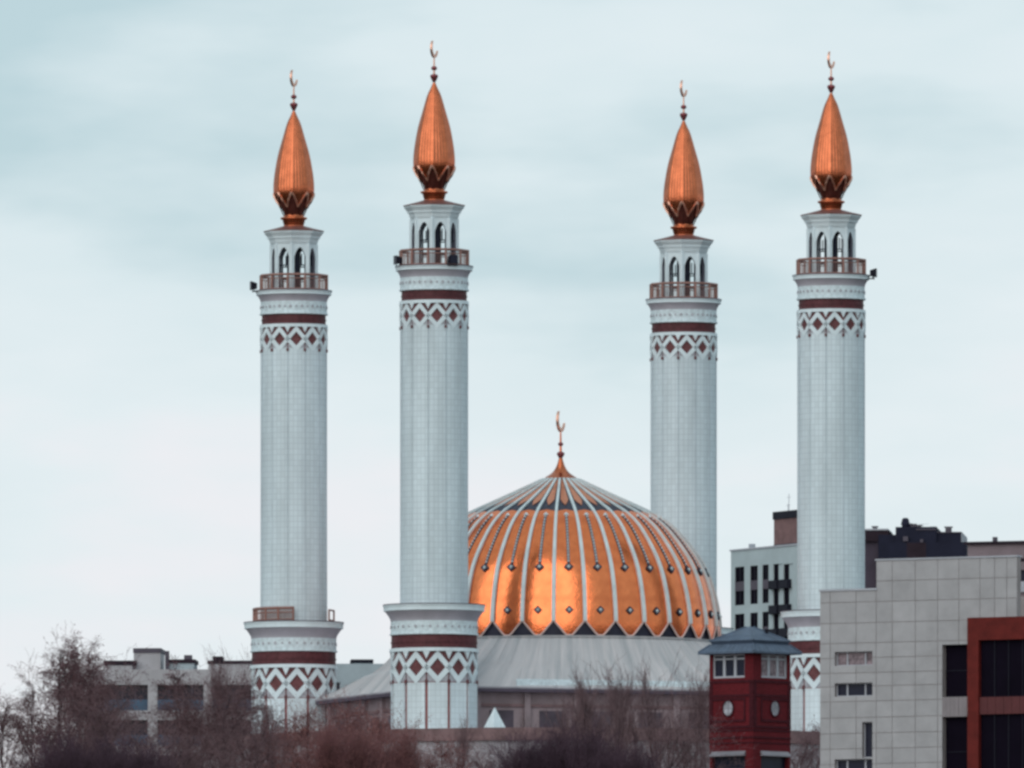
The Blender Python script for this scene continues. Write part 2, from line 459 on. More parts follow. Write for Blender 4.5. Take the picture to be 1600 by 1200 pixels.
    for k in range(8):
        a = OC + k * pi / 4; r2 = hw * 1.0
        fr.bar((r2 * sin(a), -r2 * cos(a), mz(418)), (r2 * sin(a), -r2 * cos(a), mz(343)), 0.12, seg=8)
    fr.build('corner_column', M_WHITE, lan)
    inn = MB(); inn.lathe([(0.55, mz(418)), (0.55, mz(346))], 12, 0, 0, True)
    for k in range(8):     # tracery bars and small ring inside each opening
        a = OC + pi / 8 + k * pi / 4; rr2 = apo - 0.18
        def pt(u, z): return (rr2 * sin(a) + u * cos(a), -rr2 * cos(a) + u * sin(a), z)
        inn.bar(pt(-0.2, mz(418)), pt(-0.2, mz(357)), 0.05, seg=5)
        inn.bar(pt(-0.42, mz(377)), pt(0.42, mz(377)), 0.05, seg=5)
        inn.bar(pt(-0.42, mz(397)), pt(0.42, mz(397)), 0.06, seg=5)
        inn.bar(pt(0.2, mz(377)), pt(0.2, mz(359)), 0.05, seg=5)
    inn.build('tracery', M_GLASS, lan)
    m = MB(); m.lathe(P([(343, 33), (343, 37), (340, 38.5), (334, 40), (334, 42), (331, 42.5), (329, 44), (325.5, 47), (322.5, 48)]), 8, OC)
    m.lathe([(36 * q, mz(343)), (0.01, mz(343))], 8, OC); m.build('cornice', M_WHITE, lan)
    m = MB(); m.lathe(P([(322.5, 48.6), (321.2, 48.6), (317.5, 33), (313, 16)]), 8, OC); m.build('cap_roof', M_CAPROOF, root)
    # bulb: collar, dark calyx, eight long petals
    m = MB(); m.lathe(P(catmull([(318, 20), (314, 16), (307, 17.5), (303, 18.5), (302.5, 21), (299.5, 21), (299, 17), (296, 16)], 3)), 24, 0, 0, True)
    m.build('collar', M_COPPER, root)
    ca = MB(); ca.lathe(P(catmull([(298, 15), (292, 16.5), (283, 21), (274, 26), (262, 28.5), (250, 28)], 4)), 24, 0, 0, True)
    cal = ca.build('bulb', M_CALYX, root)
    prof = catmull([(287, 21.5), (280, 25), (271, 30), (262, 32), (250, 32.4), (237, 31.4), (225, 29.8), (200, 25.2), (175, 18.2), (150, 11), (138, 5.5), (130, 2.2)], 4)
    py = np.array([p[0] for p in prof]); pr = np.array([p[1] for p in prof])
    def rad(y): return float(np.interp(y, py[::-1], pr[::-1]))
    for k in range(8):
        pm = MB(); nu, nv = 20, 26; vs = []
        a0 = OC + pi / 8 + k * pi / 4
        for j in range(nv + 1):
            for i in range(nu + 1):
                u = -1 + 2 * i / nu
                yb = 261 + 23 * (1 - abs(u))
                y = yb + (130 - yb) * (j / nv)
                a = a0 + u * pi / 8
                f = 1.02 * cos(pi / 8) / cos(u * pi / 8) + 0.012 * (1 - u * u) + 0.012 * (1 - abs(u)) + 0.012 * cos(u * pi * 5)
                r = rad(y) * q * f
                vs.append((r * sin(a), -r * cos(a), mz(y)))
        fs = [(j * (nu + 1) + i, j * (nu + 1) + i + 1, (j + 1) * (nu + 1) + i + 1, (j + 1) * (nu + 1) + i) for j in range(nv) for i in range(nu)]
        pm.add(vs, fs, 0, True)
        # thickened lower rim
        for i in range(nu):
            A = Vector(vs[i]); B = Vector(vs[i + 1])
            pm.bar(A, B, 0.085, seg=5, mi=1)
        pm.build('petal', [M_COPPER, M_FIN], cal)
    # calyx leaves
    for k in range(8):
        a = OC + k * pi / 4; lm = MB(); vs = []
        for j in range(7):
            t = j / 6; y = 297 - 37 * t
            r = (15.4 + 13.6 * t ** 0.9 + 0.5) * q; w_ = R(15) * (1 - t) ** 0.6 * (0.75 + 0.25 * t) + R(1)
            for u in (-1, 0, 1):
                rr_ = r * (1.0 if u else 1.06)
                vs.append((rr_ * sin(a + u * w_), -rr_ * cos(a + u * w_), mz(y)))
        lm.add(vs, [(j * 3 + i, j * 3 + i + 1, j * 3 + 4 + i, j * 3 + 3 + i) for j in range(6) for i in range(2)], 0, False)
        lm.build('calyx_leaf', M_CALYX, cal)
    # finial
    f = MB(); f.bar((0, 0, mz(132)), (0, 0, mz(90)), 0.10, 0.055, 8)
    fin = f.build('finial', M_FIN, root)
    b = MB(); b.lathe(P(catmull([(129, 2), (124, 4.5), (120, 6.2), (117.5, 5.5), (116, 2)], 3)), 16, 0, 0, True); b.build('ball', M_FINDK, fin)
    b = MB(); ball(b, 4.8 * q, mz(107), 0.75); b.build('ball', M_FINDK, fin)
    c = MB(); crescent(c, 0.0, mz(76.5), 14.2 * q, R(70)); c.build('crescent', M_FIN, fin)
    return root

DC = (3.9, 1500.0)
spots = [((-10.05, -21.5), 'white minaret in front of the dome on its left, its panelled base in view'),
         ((-21.5, 10.0), 'leftmost white minaret, sky on both sides, copper railing on its lower ledge'),
         ((10.05, 21.5), 'white minaret rising from behind the right side of the copper dome'),
         ((21.5, -10.0), 'rightmost white minaret, its foot hidden behind the grey tiled building')]
proto = make_minaret()
mins = []
for i, ((dx, dy), lab) in enumerate(spots):
    o = proto if i == 0 else copy_tree(proto)
    o.location = (DC[0] + dx, DC[1] + dy, GZ); o['label'] = lab; mins.append(o)
# railing on the lower ledge of the leftmost minaret
rl = MB(); rr = 64 * PXM; zb, zt = mz(946), mz(925)
angs = [R(-88 + 22 * k) for k in range(5)]
def rp(a): return (rr * sin(a), -rr * cos(a))
for k, a in enumerate(angs):
    rl.bar((*rp(a), zb), (*rp(a), zt + .1), 0.09, seg=6)
    if k < 4:
        b = angs[k + 1]
        for z, r_ in ((zt, .12), (zt - .35, .05), (zb + .15, .06)): rl.bar((*rp(a), z), (*rp(b), z), r_, seg=6)
        for j in range(1, 10):
            t = j / 10; p = (rp(a)[0] * (1 - t) + rp(b)[0] * t, rp(a)[1] * (1 - t) + rp(b)[1] * t)
            rl.bar((*p, zb + .1), (*p, zt), 0.028, seg=4)
rl.build('ledge_railing', M_RAIL, mins[1]); rl = MB()
for a, b in ((R(62), R(88)),):
    for c in (a, b): rl.bar((*rp(c), zb), (*rp(c), zt - .1), 0.08, seg=6)
    for z in (zt - .1, zb + .15): rl.bar((*rp(a), z), (*rp(b), z), 0.08, seg=6)
rl.build('ledge_railing', M_RAIL, mins[1])

def floodlight(mi, ang, r, y, lab, out=0.0):
    a = R(ang); o = mins[mi]
    base = (o.location.x + r * PXM * sin(a), o.location.y - r * PXM * cos(a), GZ + mz(y))
    t = thing('floodlight', lab, 'floodlight', base, a, 'floodlights on the minaret balconies')
    m = MB(); m.add([(-.36, -.45, .05), (.36, -.45, .05), (.36, -.45, .75), (-.36, -.45, .75), (-.26, .05, .15), (.26, .05, .15), (.26, .05, .6), (-.26, .05, .6)],
                    [(0, 1, 2, 3), (7, 6, 5, 4), (0, 4, 5, 1), (1, 5, 6, 2), (2, 6, 7, 3), (3, 7, 4, 0)])
    h = m.build('housing', M_BLACK, t)
    m = MB(); m.box(-.3, .3, -.47, -.452, .1, .7); m.build('lens', M_GLASS, h)
    m = MB(); m.bar((-.4, -.2, .4), (-.4, -.2, -.05), .04); m.bar((.4, -.2, .4), (.4, -.2, -.05), .04); m.box(-.44, .44, -.26, -.14, -.1, -.04)
    m.bar((0, -.2, -.06), (0, .9 if out else .3, -.06), .05); m.build('bracket', M_BLACK, t)
floodlight(0, -70, 56, 416, 'black floodlight at the left end of the front left minaret balcony')
floodlight(0, 28, 57, 417, 'square black floodlight on the front left minaret balcony, right of its arches')
floodlight(1, -80, 61, 417, 'dark floodlight jutting out left of the leftmost minaret balcony', 1)
floodlight(3, 82, 63, 421, 'dark floodlight jutting out right of the rightmost minaret balcony', 1)

# ------------------------------------------------------------------ mosque hall and dome
Q = 1 / 19.5
def dz(y): return (YH - y) * Q - GZ
mosque = thing('mosque', 'mosque hall under a ribbed copper dome with a pale streaked tent roof', 'mosque', (DC[0], DC[1], GZ))
dp = catmull([(1014, 246), (1000, 248), (975, 248), (943, 243), (913, 235), (883, 222), (850, 199), (823, 174.5), (803, 146), (792, 123), (777, 90), (762, 57), (747, 25)], 5)
dy_ = np.array([p[0] for p in dp]); dr_ = np.array([p[1] for p in dp])
def drad(y): return float(np.interp(y, dy_[::-1], dr_[::-1])) * Q
sh = MB(); sh.lathe([(r * Q - 0.16, dz(y)) for y, r in dp], 96, 0, 0, True)
dome = sh.build('dome', M_DARK, mosque)
SEC = R(11.25); OFF = R(-2.7)
def dpt(a, y, o=0.0): r = drad(y) + o; return (r * sin(a), -r * cos(a), dz(y))
ribm = MB(); yy = np.linspace(748, 981, 36); vs = []
for y in yy:
    w_ = (1.7 + 1.2 * min(1, (y - 748) / 150)) * Q
    for u, o in ((-w_, -.1), (-w_, .21), (w_, .21), (w_, -.1)):
        r = drad(y) + o; vs.append((u, -r, dz(y)))
n = len(yy)
ribm.add(vs, [(i * 4 + k, (i + 1) * 4 + k, (i + 1) * 4 + k + 1, i * 4 + k + 1) for i in range(n - 1) for k in range(3)] + [(3 + 4 * (n - 1), 2 + 4 * (n - 1), 1 + 4 * (n - 1), 4 * (n - 1))])
rib_me = ribm.mesh('rib', M_RIB)
def sector(me, name, k, half=0.0):
    o = bpy.data.objects.new(name, me); COL.objects.link(o); o.parent = dome
    o.rotation_euler = (0, 0, OFF + SEC * (k + half)); return o
def patch(name, mt, ybot_c, ybot_e, ytop_c, ytop_e, frac, bulge, nu=8, nv=26, taper=None, flat=0.0):
    m = MB(); vs = []
    for j in range(nv + 1):
        for i in range(nu + 1):
            u = -1 + 2 * i / nu
            yb = ybot_c + (ybot_e - ybot_c) * max(0, abs(u) - flat) / (1 - flat); yt_ = ytop_c + (ytop_e - ytop_c) * abs(u)
            y = yb + (yt_ - yb) * j / nv
            fr = frac if taper is None else taper(j / nv)
            a = u * SEC / 2 * fr
            vs.append(dpt(a, y, bulge * (1 - u * u)))
    m.add(vs, [(j * (nu + 1) + i, j * (nu + 1) + i + 1, (j + 1) * (nu + 1) + i + 1, (j + 1) * (nu + 1) + i) for j in range(nv) for i in range(nu)], 0, True)
    return m, vs
pm, pv = patch('petal', M_GOLD, 1003, 980, 803, 806, 0.995, 0.05, 12, flat=.2)
petal_me = pm.mesh('petal', M_GOLD)
tm = MB()
for i in range(12):
    A, B = Vector(pv[i]), Vector(pv[i + 1]); nrm = Vector((A.x, A.y, 0)).normalized() * 0.05
    tm.bar(A + nrm, B + nrm, 0.075, seg=5)
trim_me = tm.mesh('petal_trim', M_TRIM)
um, _ = patch('upper_petal', M_GOLDUP, 796, 786, 750, 752, 0.6, 0.03, 4, 10, lambda t: 0.56 - 0.08 * t)
up_me = um.mesh('upper_petal', M_GOLDUP)
def stud_at(y, s1):
    m = MB(); p = Vector(dpt(0, y, 0.0)); p2 = Vector(dpt(0, y - 2, 0.0)); up = (p2 - p).normalized()
    nrm = Vector((1, 0, 0)).cross(up); ux = Vector((1, 0, 0))
    if nrm.y > 0: nrm = -nrm
    c0 = p + nrm * 0.04
    vs = [c0 + ux * a * s1 + up * b * s1 + nrm * o for o in (0, 0.14) for a, b in ((-1, 0), (0, -1), (1, 0), (0, 1))]
    m.add(vs, [(4, 5, 6, 7), (0, 1, 5, 4), (1, 2, 6, 5), (2, 3, 7, 6), (3, 0, 4, 7)], 0)
    c1 = c0 + nrm * 0.15; s2 = s1 * 0.45
    vs = [c1 + ux * a * s2 + up * b * s2 + nrm * 0.0 for a, b in ((-1, 0), (0, -1), (1, 0), (0, 1))] + [c1 + nrm * 0.14]
    m.add(vs, [(0, 1, 4), (1, 2, 4), (2, 3, 4), (3, 0, 4)], 1)
    return m.mesh('stud', [M_DARK, M_RIB])
stud1, stud2 = stud_at(964, 0.34), stud_at(897, 0.37)
cm = MB(); yy = np.linspace(813, 894, 18)
for i in range(len(yy) - 1):
    ya, yb = yy[i], yy[i + 1]; w_ = 0.11
    A, B = dpt(0, ya, 0.10), dpt(0, yb, 0.10)
    cm.add([(-w_, A[1], A[2]), (w_, A[1], A[2]), (w_, B[1], B[2]), (-w_, B[1], B[2]),
            (-w_, A[1] + .1, A[2]), (w_, A[1] + .1, A[2]), (w_, B[1] + .1, B[2]), (-w_, B[1] + .1, B[2])],
           [(0, 3, 2, 1), (0, 4, 7, 3), (1, 2, 6, 5)], 0)
    mid = Vector(dpt(0, (ya + yb) / 2, 0.12)); s2 = 0.10
    cm.add([mid + Vector((-s2, 0, 0)), mid + Vector((0, 0, -s2 * 1.2)), mid + Vector((s2, 0, 0)), mid + Vector((0, 0, s2 * 1.2)), mid + Vector((0, -.06, 0))],
           [(0, 1, 4), (1, 2, 4), (2, 3, 4), (3, 0, 4)], 1)
mid = Vector(dpt(0, 812, 0.1)); s2 = .22
cm.add([mid + Vector((-s2, 0, 0)), mid + Vector((0, .08, -s2)), mid + Vector((s2, 0, 0)), mid + Vector((0, .1, s2)), mid + Vector((0, -.14, 0.02))], [(0, 1, 4), (1, 2, 4), (2, 3, 4), (3, 0, 4)], 1)
strip_me = cm.mesh('chain_strip', [M_DARK, M_FRIEZE])
for k in range(32):
    sector(rib_me, 'rib', k)
    sector(petal_me, 'petal', k, .5); sector(trim_me, 'petal_trim', k, .5); sector(up_me, 'upper_petal', k, .5)
    sector(stud1, 'stud', k, .5); sector(stud2, 'stud', k, .5); sector(strip_me, 'chain_strip', k, .5)
# finial
f = MB(); f.lathe([(hw * Q, dz(y)) for y, hw in catmull([(748, 27), (745, 23), (738, 13), (730, 7.5), (722, 4.5), (716, 3)], 4)], 20, 0, 0, True)
f.bar((0, 0, dz(718)), (0, 0, dz(674)), 0.12, 0.06, 8)
fin = f.build('finial', M_COPPER, mosque)
b = MB(); b.lathe([(hw * Q, dz(y)) for y, hw in catmull([(716, 2.5), (712, 5), (709, 6.2), (707, 5), (705.5, 2)], 3)], 16, 0, 0, True); b.build('ball', M_FINDK, fin)
b = MB(); ball(b, 4.3 * Q, dz(694), .75); b.build('ball', M_FINDK, fin)
c = MB(); crescent(c, 0, dz(657.5), 17.5 * Q, R(71)); c.build('crescent', M_FIN, fin)
# tent roof: round at the dome, square at the eave, its corners running out to the minarets
EA = R(20); SQ = 16.1
def sq_r(a, s_=SQ):
    c, d = abs(cos(a - EA)), abs(sin(a - EA)); p = 14.0
    return s_ / (c ** p + d ** p) ** (1 / p)
NA, NT = 192, 14
zi, ze = dz(1006), dz(1089); ri = 248 * Q
m = MB(); vs = []
for j in range(NT + 1):
    t = j / NT
    for k in range(NA):
        a = 2 * pi * k / NA; r_ = ri + (sq_r(a) - ri) * t
        z_ = zi + (ze - zi) * (t + 0.10 * sin(pi * t) * (1 if t < .5 else .6))
        vs.append((r_ * sin(a), -r_ * cos(a), z_))
m.add(vs, [((j + 1) * NA + k, (j + 1) * NA + (k + 1) % NA, j * NA + (k + 1) % NA, j * NA + k) for j in range(NT) for k in range(NA)], 0, True)
m.lathe([(250 * Q, dz(1006.5)), (251 * Q, dz(1003.5)), (246 * Q, dz(1003))], 128, 0, 0)
for k in range(0, NA, 2):       # standing seams
    for j in range(0, NT, 2):
        p, q_ = vs[j * NA + k], vs[min(j + 2, NT) * NA + k]
        m.bar((p[0], p[1], p[2] + .01), (q_[0], q_[1], q_[2] + .01), 0.02, seg=4)
m.build('tent_roof', M_ZINC, mosque)
def sq_ring(mb, levels, mi=0):
    """levels: (half side, z) rings following the square plan"""
    v = []
    for s_, z_ in levels:
        for k in range(NA):
            a = 2 * pi * k / NA; r_ = sq_r(a, s_); v.append((r_ * sin(a), -r_ * cos(a), z_))
    mb.add(v, [(i * NA + k, i * NA + (k + 1) % NA, (i + 1) * NA + (k + 1) % NA, (i + 1) * NA + k) for i in range(len(levels) - 1) for k in range(NA)], mi)
ev = MB()
sq_ring(ev, [(SQ - .7, ze - .32), (SQ + .05, ze - .32), (SQ + .12, ze - .08)], 1)
sq_ring(ev, [(SQ + .12, ze - .08), (SQ + .17, ze + .01), (SQ + .09, ze + .09), (SQ - .05, ze + .07)], 0)
ev.build('eave', [M_PALECON, M_LEDGETOP], mosque)
def edge_pt(side, along, out_, z_):     # point on one side of the square
    a = EA + side * pi / 2
    return (out_ * sin(a) + along * cos(a), -out_ * cos(a) + along * sin(a), z_)
def edge_box(mb, side, u0, u1, o0, o1, z0, z1, mi=0):
    v = [edge_pt(side, u, o, z_) for z_ in (z0, z1) for o in (o0, o1) for u in (u0, u1)]
    mb.add(v, [(0, 1, 3, 2), (4, 6, 7, 5), (2, 3, 7, 6), (0, 2, 6, 4), (1, 5, 7, 3), (0, 4, 5, 1)], mi)
ev = MB(); edge_box(ev, 0, -9.5, 12.2, SQ - .42, SQ - .3, ze + .1, ze + .72); ev.build('snow_guard', M_FRIEZE, mosque)
SW = SQ - 1.1
wl = MB(); sq_ring(wl, [(SW, 0), (SW, ze - .25), (SQ - .5, ze - .3)]); wall = wl.build('wall', M_WALLDK, mosque)
pl = MB(); st = MB()
for sd_ in range(4):
    for k in range(7):
        u = -12.6 + 4.2 * k
        edge_box(pl, sd_, u - .25, u + .25, SW - .1, SW + .32, 0, ze - .3)
        if k < 6:
            wn = MB(); edge_box(wn, sd_, u + 1.1, u + 3.1, SW - .1, SW + .05, ze - 7, ze - 1.75); wn.build('window', M_SPANDK, wall)
    edge_box(st, sd_, -14, 14, SW - .1, SW + .18, ze - 1.45, ze - 1.25)
pl.build('pilasters', M_WALLDK, wall); st.build('string_course', M_BRICKRED, wall)

# podium the mosque stands on
pz = 56.0 - GZ
podium = thing('podium', 'brown podium terrace with brick parapet below the front left minaret', 'podium', (DC[0], DC[1], GZ))
m = MB(); m.lathe([(29.0, -1), (29.0, pz - 1.0)], 16, R(11.25)); m.lathe([(29.0, pz - .25), (0.1, pz - .25)], 16, R(11.25)); m.build('wall', M_PALECON, podium)
m = MB(); m.lathe([(28.9, pz - 1.0), (29.25, pz - 1.0), (29.25, pz), (28.6, pz), (28.6, pz - .3)], 16, R(11.25)); m.build('parapet', M_BRICKRED, podium)
# white pyramid skylight
t = thing('skylight', 'small white pyramid skylight right of the front left minaret foot', 'skylight', ((773 - 800) * 1475 / F, 1473.5, 56.0 - .3), R(38))
m = MB(); m.box(-.55, .55, -.55, .55, 0, .35); m.build('curb', M_WHITE, t)
m = MB(); m.add([(-.62, -.62, .35), (.62, -.62, .35), (.62, .62, .35), (-.62, .62, .35), (0, 0, 2.0)], [(0, 1, 4), (1, 2, 4), (2, 3, 4), (3, 0, 4), (3, 2, 1, 0)]); m.build('cover', M_WHITE, t)

# ------------------------------------------------------------------ buildings
class Bld:
    """a building whose front passes through photo column x0 at distance d0, its right end turned nearer by yaw"""
    def __init__(s, name, label, cat, x0, d0, yaw, gz=GZ):
        s.d0, s.c, s.s, s.gz = d0, cos(yaw), sin(yaw), gz
        s.X0 = (x0 - 800) * d0 / F
        s.root = thing(name, label, cat, (s.X0, d0, gz), -yaw)
    def u(s, x):
        k = (x - 800) / F
        return (k * s.d0 - s.X0) / (s.c + k * s.s)
    def z(s, x, y): return (YH - y) * (s.d0 - s.u(x) * s.s) / F - s.gz
    def rect(s, x0, x1, y0, y1):
        xm = (x0 + x1) / 2
        return s.u(x0), s.u(x1), s.z(xm, y1), s.z(xm, y0)

def cut(rects, h):
    o = []
    for (a, b, c, d) in rects:
        if h[0] >= b or h[1] <= a or h[2] >= d or h[3] <= c: o.append((a, b, c, d)); continue
        if h[0] > a: o.append((a, h[0], c, d))
        if h[1] < b: o.append((h[1], b, c, d))
        x0, x1 = max(a, h[0]), min(b, h[1])
        if h[2] > c: o.append((x0, x1, c, h[2]))
        if h[3] < d: o.append((x0, x1, h[3], d))
    return o

def slab(mb, rects, v0, v1, mi=0):
    for a, b, c, d in rects: mb.box(a, b, v0, v1, c, d, mi)

def window(root, h, depth, mats, bars=(), fr=0.07, pane=None):
    """frame in the reveal with mullions (fractions of the width) and a dark pane"""
    a, b, c, d = h; m = MB(); y0 = depth - .1; y1 = depth - .02
    m.box(a, b, y0, y1, c, c + fr); m.box(a, b, y0, y1, d - fr, d)
    m.box(a, a + fr, y0, y1, c + fr, d - fr); m.box(b - fr, b, y0, y1, c + fr, d - fr)
    for t in bars:
        x = a + (b - a) * t; m.box(x - fr * .8, x + fr * .8, y0 + .005, y1, c + fr, d - fr)
    w = m.build('window', mats[0], root)
    p = MB(); p.box(a + .01, b - .01, depth - .02, depth + .03, c + .01, d - .01); p.build('pane', mats[1], w)
    return w

# --- grey tiled building with the red portal frame
M_TILE = mat('grey_tiles', (0.385, 0.375, 0.392), 0.7, var=0.05, scale=0.9)
_t = M_TILE.node_tree; _b = _t.nodes['Principled BSDF']; _old = _b.inputs['Base Color'].links[0].from_socket
_g = _t.nodes.new('ShaderNodeNewGeometry'); _r = _t.nodes.new('ShaderNodeMapRange'); _r.inputs[3].default_value = 0.95; _r.inputs[4].default_value = 1.05
_m = _t.nodes.new('ShaderNodeMix'); _m.data_type = 'RGBA'; _m.blend_type = 'MULTIPLY'; _m.inputs[0].default_value = 1.0
_t.links.new(_g.outputs['Random Per Island'], _r.inputs[0]); _t.links.new(_old, _m.inputs[6]); _t.links.new(_r.outputs[0], _m.inputs[7]); _t.links.new(_m.outputs[2], _b.inputs['Base Color'])
M_JOINT = mat('brown_joint', (0.30, 0.265, 0.265), 0.85, var=0.08)
M_FRAMERED = mat('rust_red_panels', (0.122, 0.0150, 0.0125), 0.6, spec=.15, var=0.12, scale=1.4)
M_WFRAME = mat('pale_window_frame', (0.42, 0.43, 0.48), 0.6, var=0.05)
M_CURTAIN = mat('curtained_pane', (0.22, 0.17, 0.19), 0.5, var=0.3, scale=4)
G = Bld('tiled_building', 'grey tiled building with stepped roof and a rust red portal frame at right', 'building', 1281, 1180, R(31))
ux = [1281, 1297, 1337.5, 1369, 1394, 1430, 1465, 1498, 1531, 1554, 1573, 1589]
us = [G.u(x) for x in ux]
rows = [877, 909, 941, 973.5, 1005, 1028, 1051.5, 1072.5, 1096, 1121.5, 1146, 1170, 1194, 1218]
zs = [G.z(1330, y) for y in rows]
zlow = zs[-1]
ztopL = G.z(1330, 923); ztopR = G.z(1480, 873)
uL, uS, uE = us[0], us[3], us[-1]
holes = [G.rect(1304, 1363, 1018, 1040), G.rect(1304, 1363, 1067, 1088), G.rect(1347, 1363, 1128, 1184), G.rect(1304, 1363, 1186, 1208)]
zg0, zg1, zg2, zg3 = G.z(1490, 1007), G.z(1490, 1089), G.z(1490, 1120), G.z(1490, 1230)
big = [(G.u(1472), us[-1] - .5, zg1, zg0), (G.u(1472), us[-1] - .5, zg3, zg2)]
wallm = MB(); rects = [(uL, uE, -1, ztopL), (uS, uE, ztopL, ztopR)]
for h in holes + big: rects = cut(rects, h)
slab(wallm, rects, 0.05, 0.5)
wallm.box(uL, uL + .5, .5, 13, -1, ztopL); wallm.box(uE - .45, uE, .5, 13, -1, G.z(1540, 972)); wallm.box(uL, uE, 12.6, 13, -1, ztopL)
wallm.box(uL + .5, uS, .5, 12.6, ztopL - .9, ztopL - .6); wallm.box(uS, uE - .45, .5, 12.6, G.z(1540, 972) - .3, G.z(1540, 972))
gw = wallm.build('wall', M_JOINT, G.root)
tiles = MB(); jw = 0.02
allz = [ztopR] + [z for z in zs if z < ztopR - .2] + [-1]
for i in range(len(us) - 1):
    for j in range(len(allz) - 1):
        z1, z0 = allz[j], allz[j + 1]
        if us[i] < uS - .01:
            if z0 >= ztopL: continue
            z1 = min(z1, ztopL)
        rc = [(us[i] + jw, us[i + 1] - jw, z0 + jw, z1 - jw)]
        for h in holes + big: rc = cut(rc, h)
        slab(tiles, rc, 0.012 * ((i * 7 + j * 5) % 4) / 3, 0.06)
tiles.build('tile_cladding', M_TILE, gw)
cp = MB(); cp.box(uL - .05, uS + .05, -.06, .6, ztopL, ztopL + .12); cp.box(uS - .05, uE + .05, -.06, .6, ztopR, ztopR + .10); cp.build('coping', M_WFRAME, G.root)
for k, h in enumerate(holes):
    window(G.root, h, .38, (M_WFRAME, M_CURTAIN if k == 0 else M_GLASS), (.28, .76) if k != 2 else (), .06)
for h in big:
    b_ = MB(); b_.box(h[0], h[1], .5, .55, h[2], h[3]); w_ = b_.build('glazing', M_VOID, G.root)
    mm = MB()
    for t in (.33, .66): mm.box(h[0] + (h[1] - h[0]) * t - .03, h[0] + (h[1] - h[0]) * t + .03, .46, .495, h[2], h[3])
    mm.box(h[0], h[1], .46, .495, h[2] + (h[3] - h[2]) * .5, h[2] + (h[3] - h[2]) * .5 + .05); mm.build('mullion', M_BLACK, w_)
sp_ = MB(); u0, u1 = G.u(1472), G.u(1511)
for k in range(6):
    a = u0 + (u1 - u0) * k / 6; sp_.box(a + .012, a + (u1 - u0) / 6 - .012, -.012, .045, zg2 + .01, zg1 - .01)
sp_.build('spandrel', mat('pinkish_spandrel', (0.25, 0.22, 0.235), .7, var=.06), G.root)
# red portal frame, proud of the tiles
pf = MB(); v0, v1 = -.42, -.08
a0, a1, a2 = G.u(1516.5), G.u(1534), G.u(1665)
zt_, zo_, zm1, zm0 = G.z(1540, 965), G.z(1560, 1000), G.z(1560, 1089), G.z(1560, 1116)
pf.box(a0, a2, v0, v1, zo_, zt_); pf.box(a0, a1, v0, v1, -1, zo_); pf.box(a2 - (a1 - a0), a2, v0, v1, -1, zo_)
pfo = pf.build('portal_frame', M_FRAMERED, G.root)
md = MB(); n_ = 9
for k in range(n_):
    w_ = (a2 - (a1 - a0) - a1) / n_; md.box(a1 + k * w_ + .01, a1 + (k + 1) * w_ - .01, v0 + .12, v1, zm0, zm1)
md.build('crossbeam', mat('dull_red_panels', (0.10, 0.024, 0.027), .6, var=.1), pfo)
op = MB(); op.box(a1 - .1, a2 - .2, v1 + .001, v1 + .05, -1, zo_ + .2); w_ = op.build('glazing', M_VOID, pfo)
mm = MB()
for k in range(1, 6):
    x = a1 + (a2 - a1) * k / 6; mm.box(x - .03, x + .03, v1 - .06, v1 - .002, -1, zm0); mm.box(x - .03, x + .03, v1 - .06, v1 - .002, zm1, zo_)
mm.build('mullion', M_BLACK, w_)
lb = MB(); lb.box(uE, a2, v1 + .06, 13, -1, zt_ - .3); lb.build('side_wing', M_TILE, G.root)

# --- red brick stair tower
M_BRICK = clad_mat('dark_red_brick', (0.135, 0.0125, 0.0185), (0.095, 0.013, 0.018), 0.26, 0.085, 0.012, rough=0.8, var=0.18, offset=0.5, spec=.15)
M_BRICKD = mat('dark_brick_moulding', (0.060, 0.010, 0.016), 0.8, var=0.15, scale=3, spec=.15)
M_SLATE = mat('blue_grey_roof_sheet', (0.082, 0.112, 0.165), 0.55, var=0.14, scale=1.2, spec=.4)
M_SLATED = mat('dark_blue_flashing', (0.045, 0.065, 0.105), 0.5, var=0.1)
TD = 1250.0; tx = (1177 - 800) * TD / F
TW = 3.84
tower = thing('brick_tower', 'dark red brick corner tower with a blue grey tiered roof', 'tower', (tx, TD, GZ), R(-41) + 0)
# local: corner at origin; left face along -x (y=0 plane turned), right face along +y
def tz(y): return (YH - y) * TD / F - GZ
# faces: L: u from 0 to TW leftwards, outward -y ; Rr: u from 0 to TW along +y, outward +x
def tw_box(mb, face, u0, u1, o0, o1, z0, z1, mi=0):
    if face == 'L': mb.box(-u1, -u0, -o1, -o0, z0, z1, mi)
    else: mb.box(o0, o1, u0, u1, z0, z1, mi)
zE = tz(1019)
def fx(face, px):      # photo column on a face -> distance from the corner
    return abs(px - 1177) / (F / TD) / (cos(R(41)) if face == 'L' else sin(R(41)))
wins = {'L': (fx('L', 1163.5), fx('L', 1114)), 'R': (fx('R', 1190), fx('R', 1231.5))}
body = MB()
for f_ in 'LR':
    a, b = wins[f_]
    hs = [(a, b, tz(1058), tz(1021)), (a - .05, b + .05, tz(1235), tz(1181))]
    rc = [(0.0 if f_ == 'L' else 0.0, TW, -1, zE)]
    for h in hs: rc = cut(rc, h)
    for r_ in rc: tw_box(body, f_, r_[0] + (.4 if f_ == 'R' and r_[0] < .01 else 0), r_[1], -.4, 0, r_[2], r_[3])
body.box(-TW, -.4, TW - .4, TW, -1, zE); body.box(-TW, -TW + .4, .4, TW - .4, -1, zE); body.box(-TW + .4, -.4, .4, TW - .4, zE - .2, zE - .02)
tb = body.build('wall', M_BRICK, tower)
mo = MB()
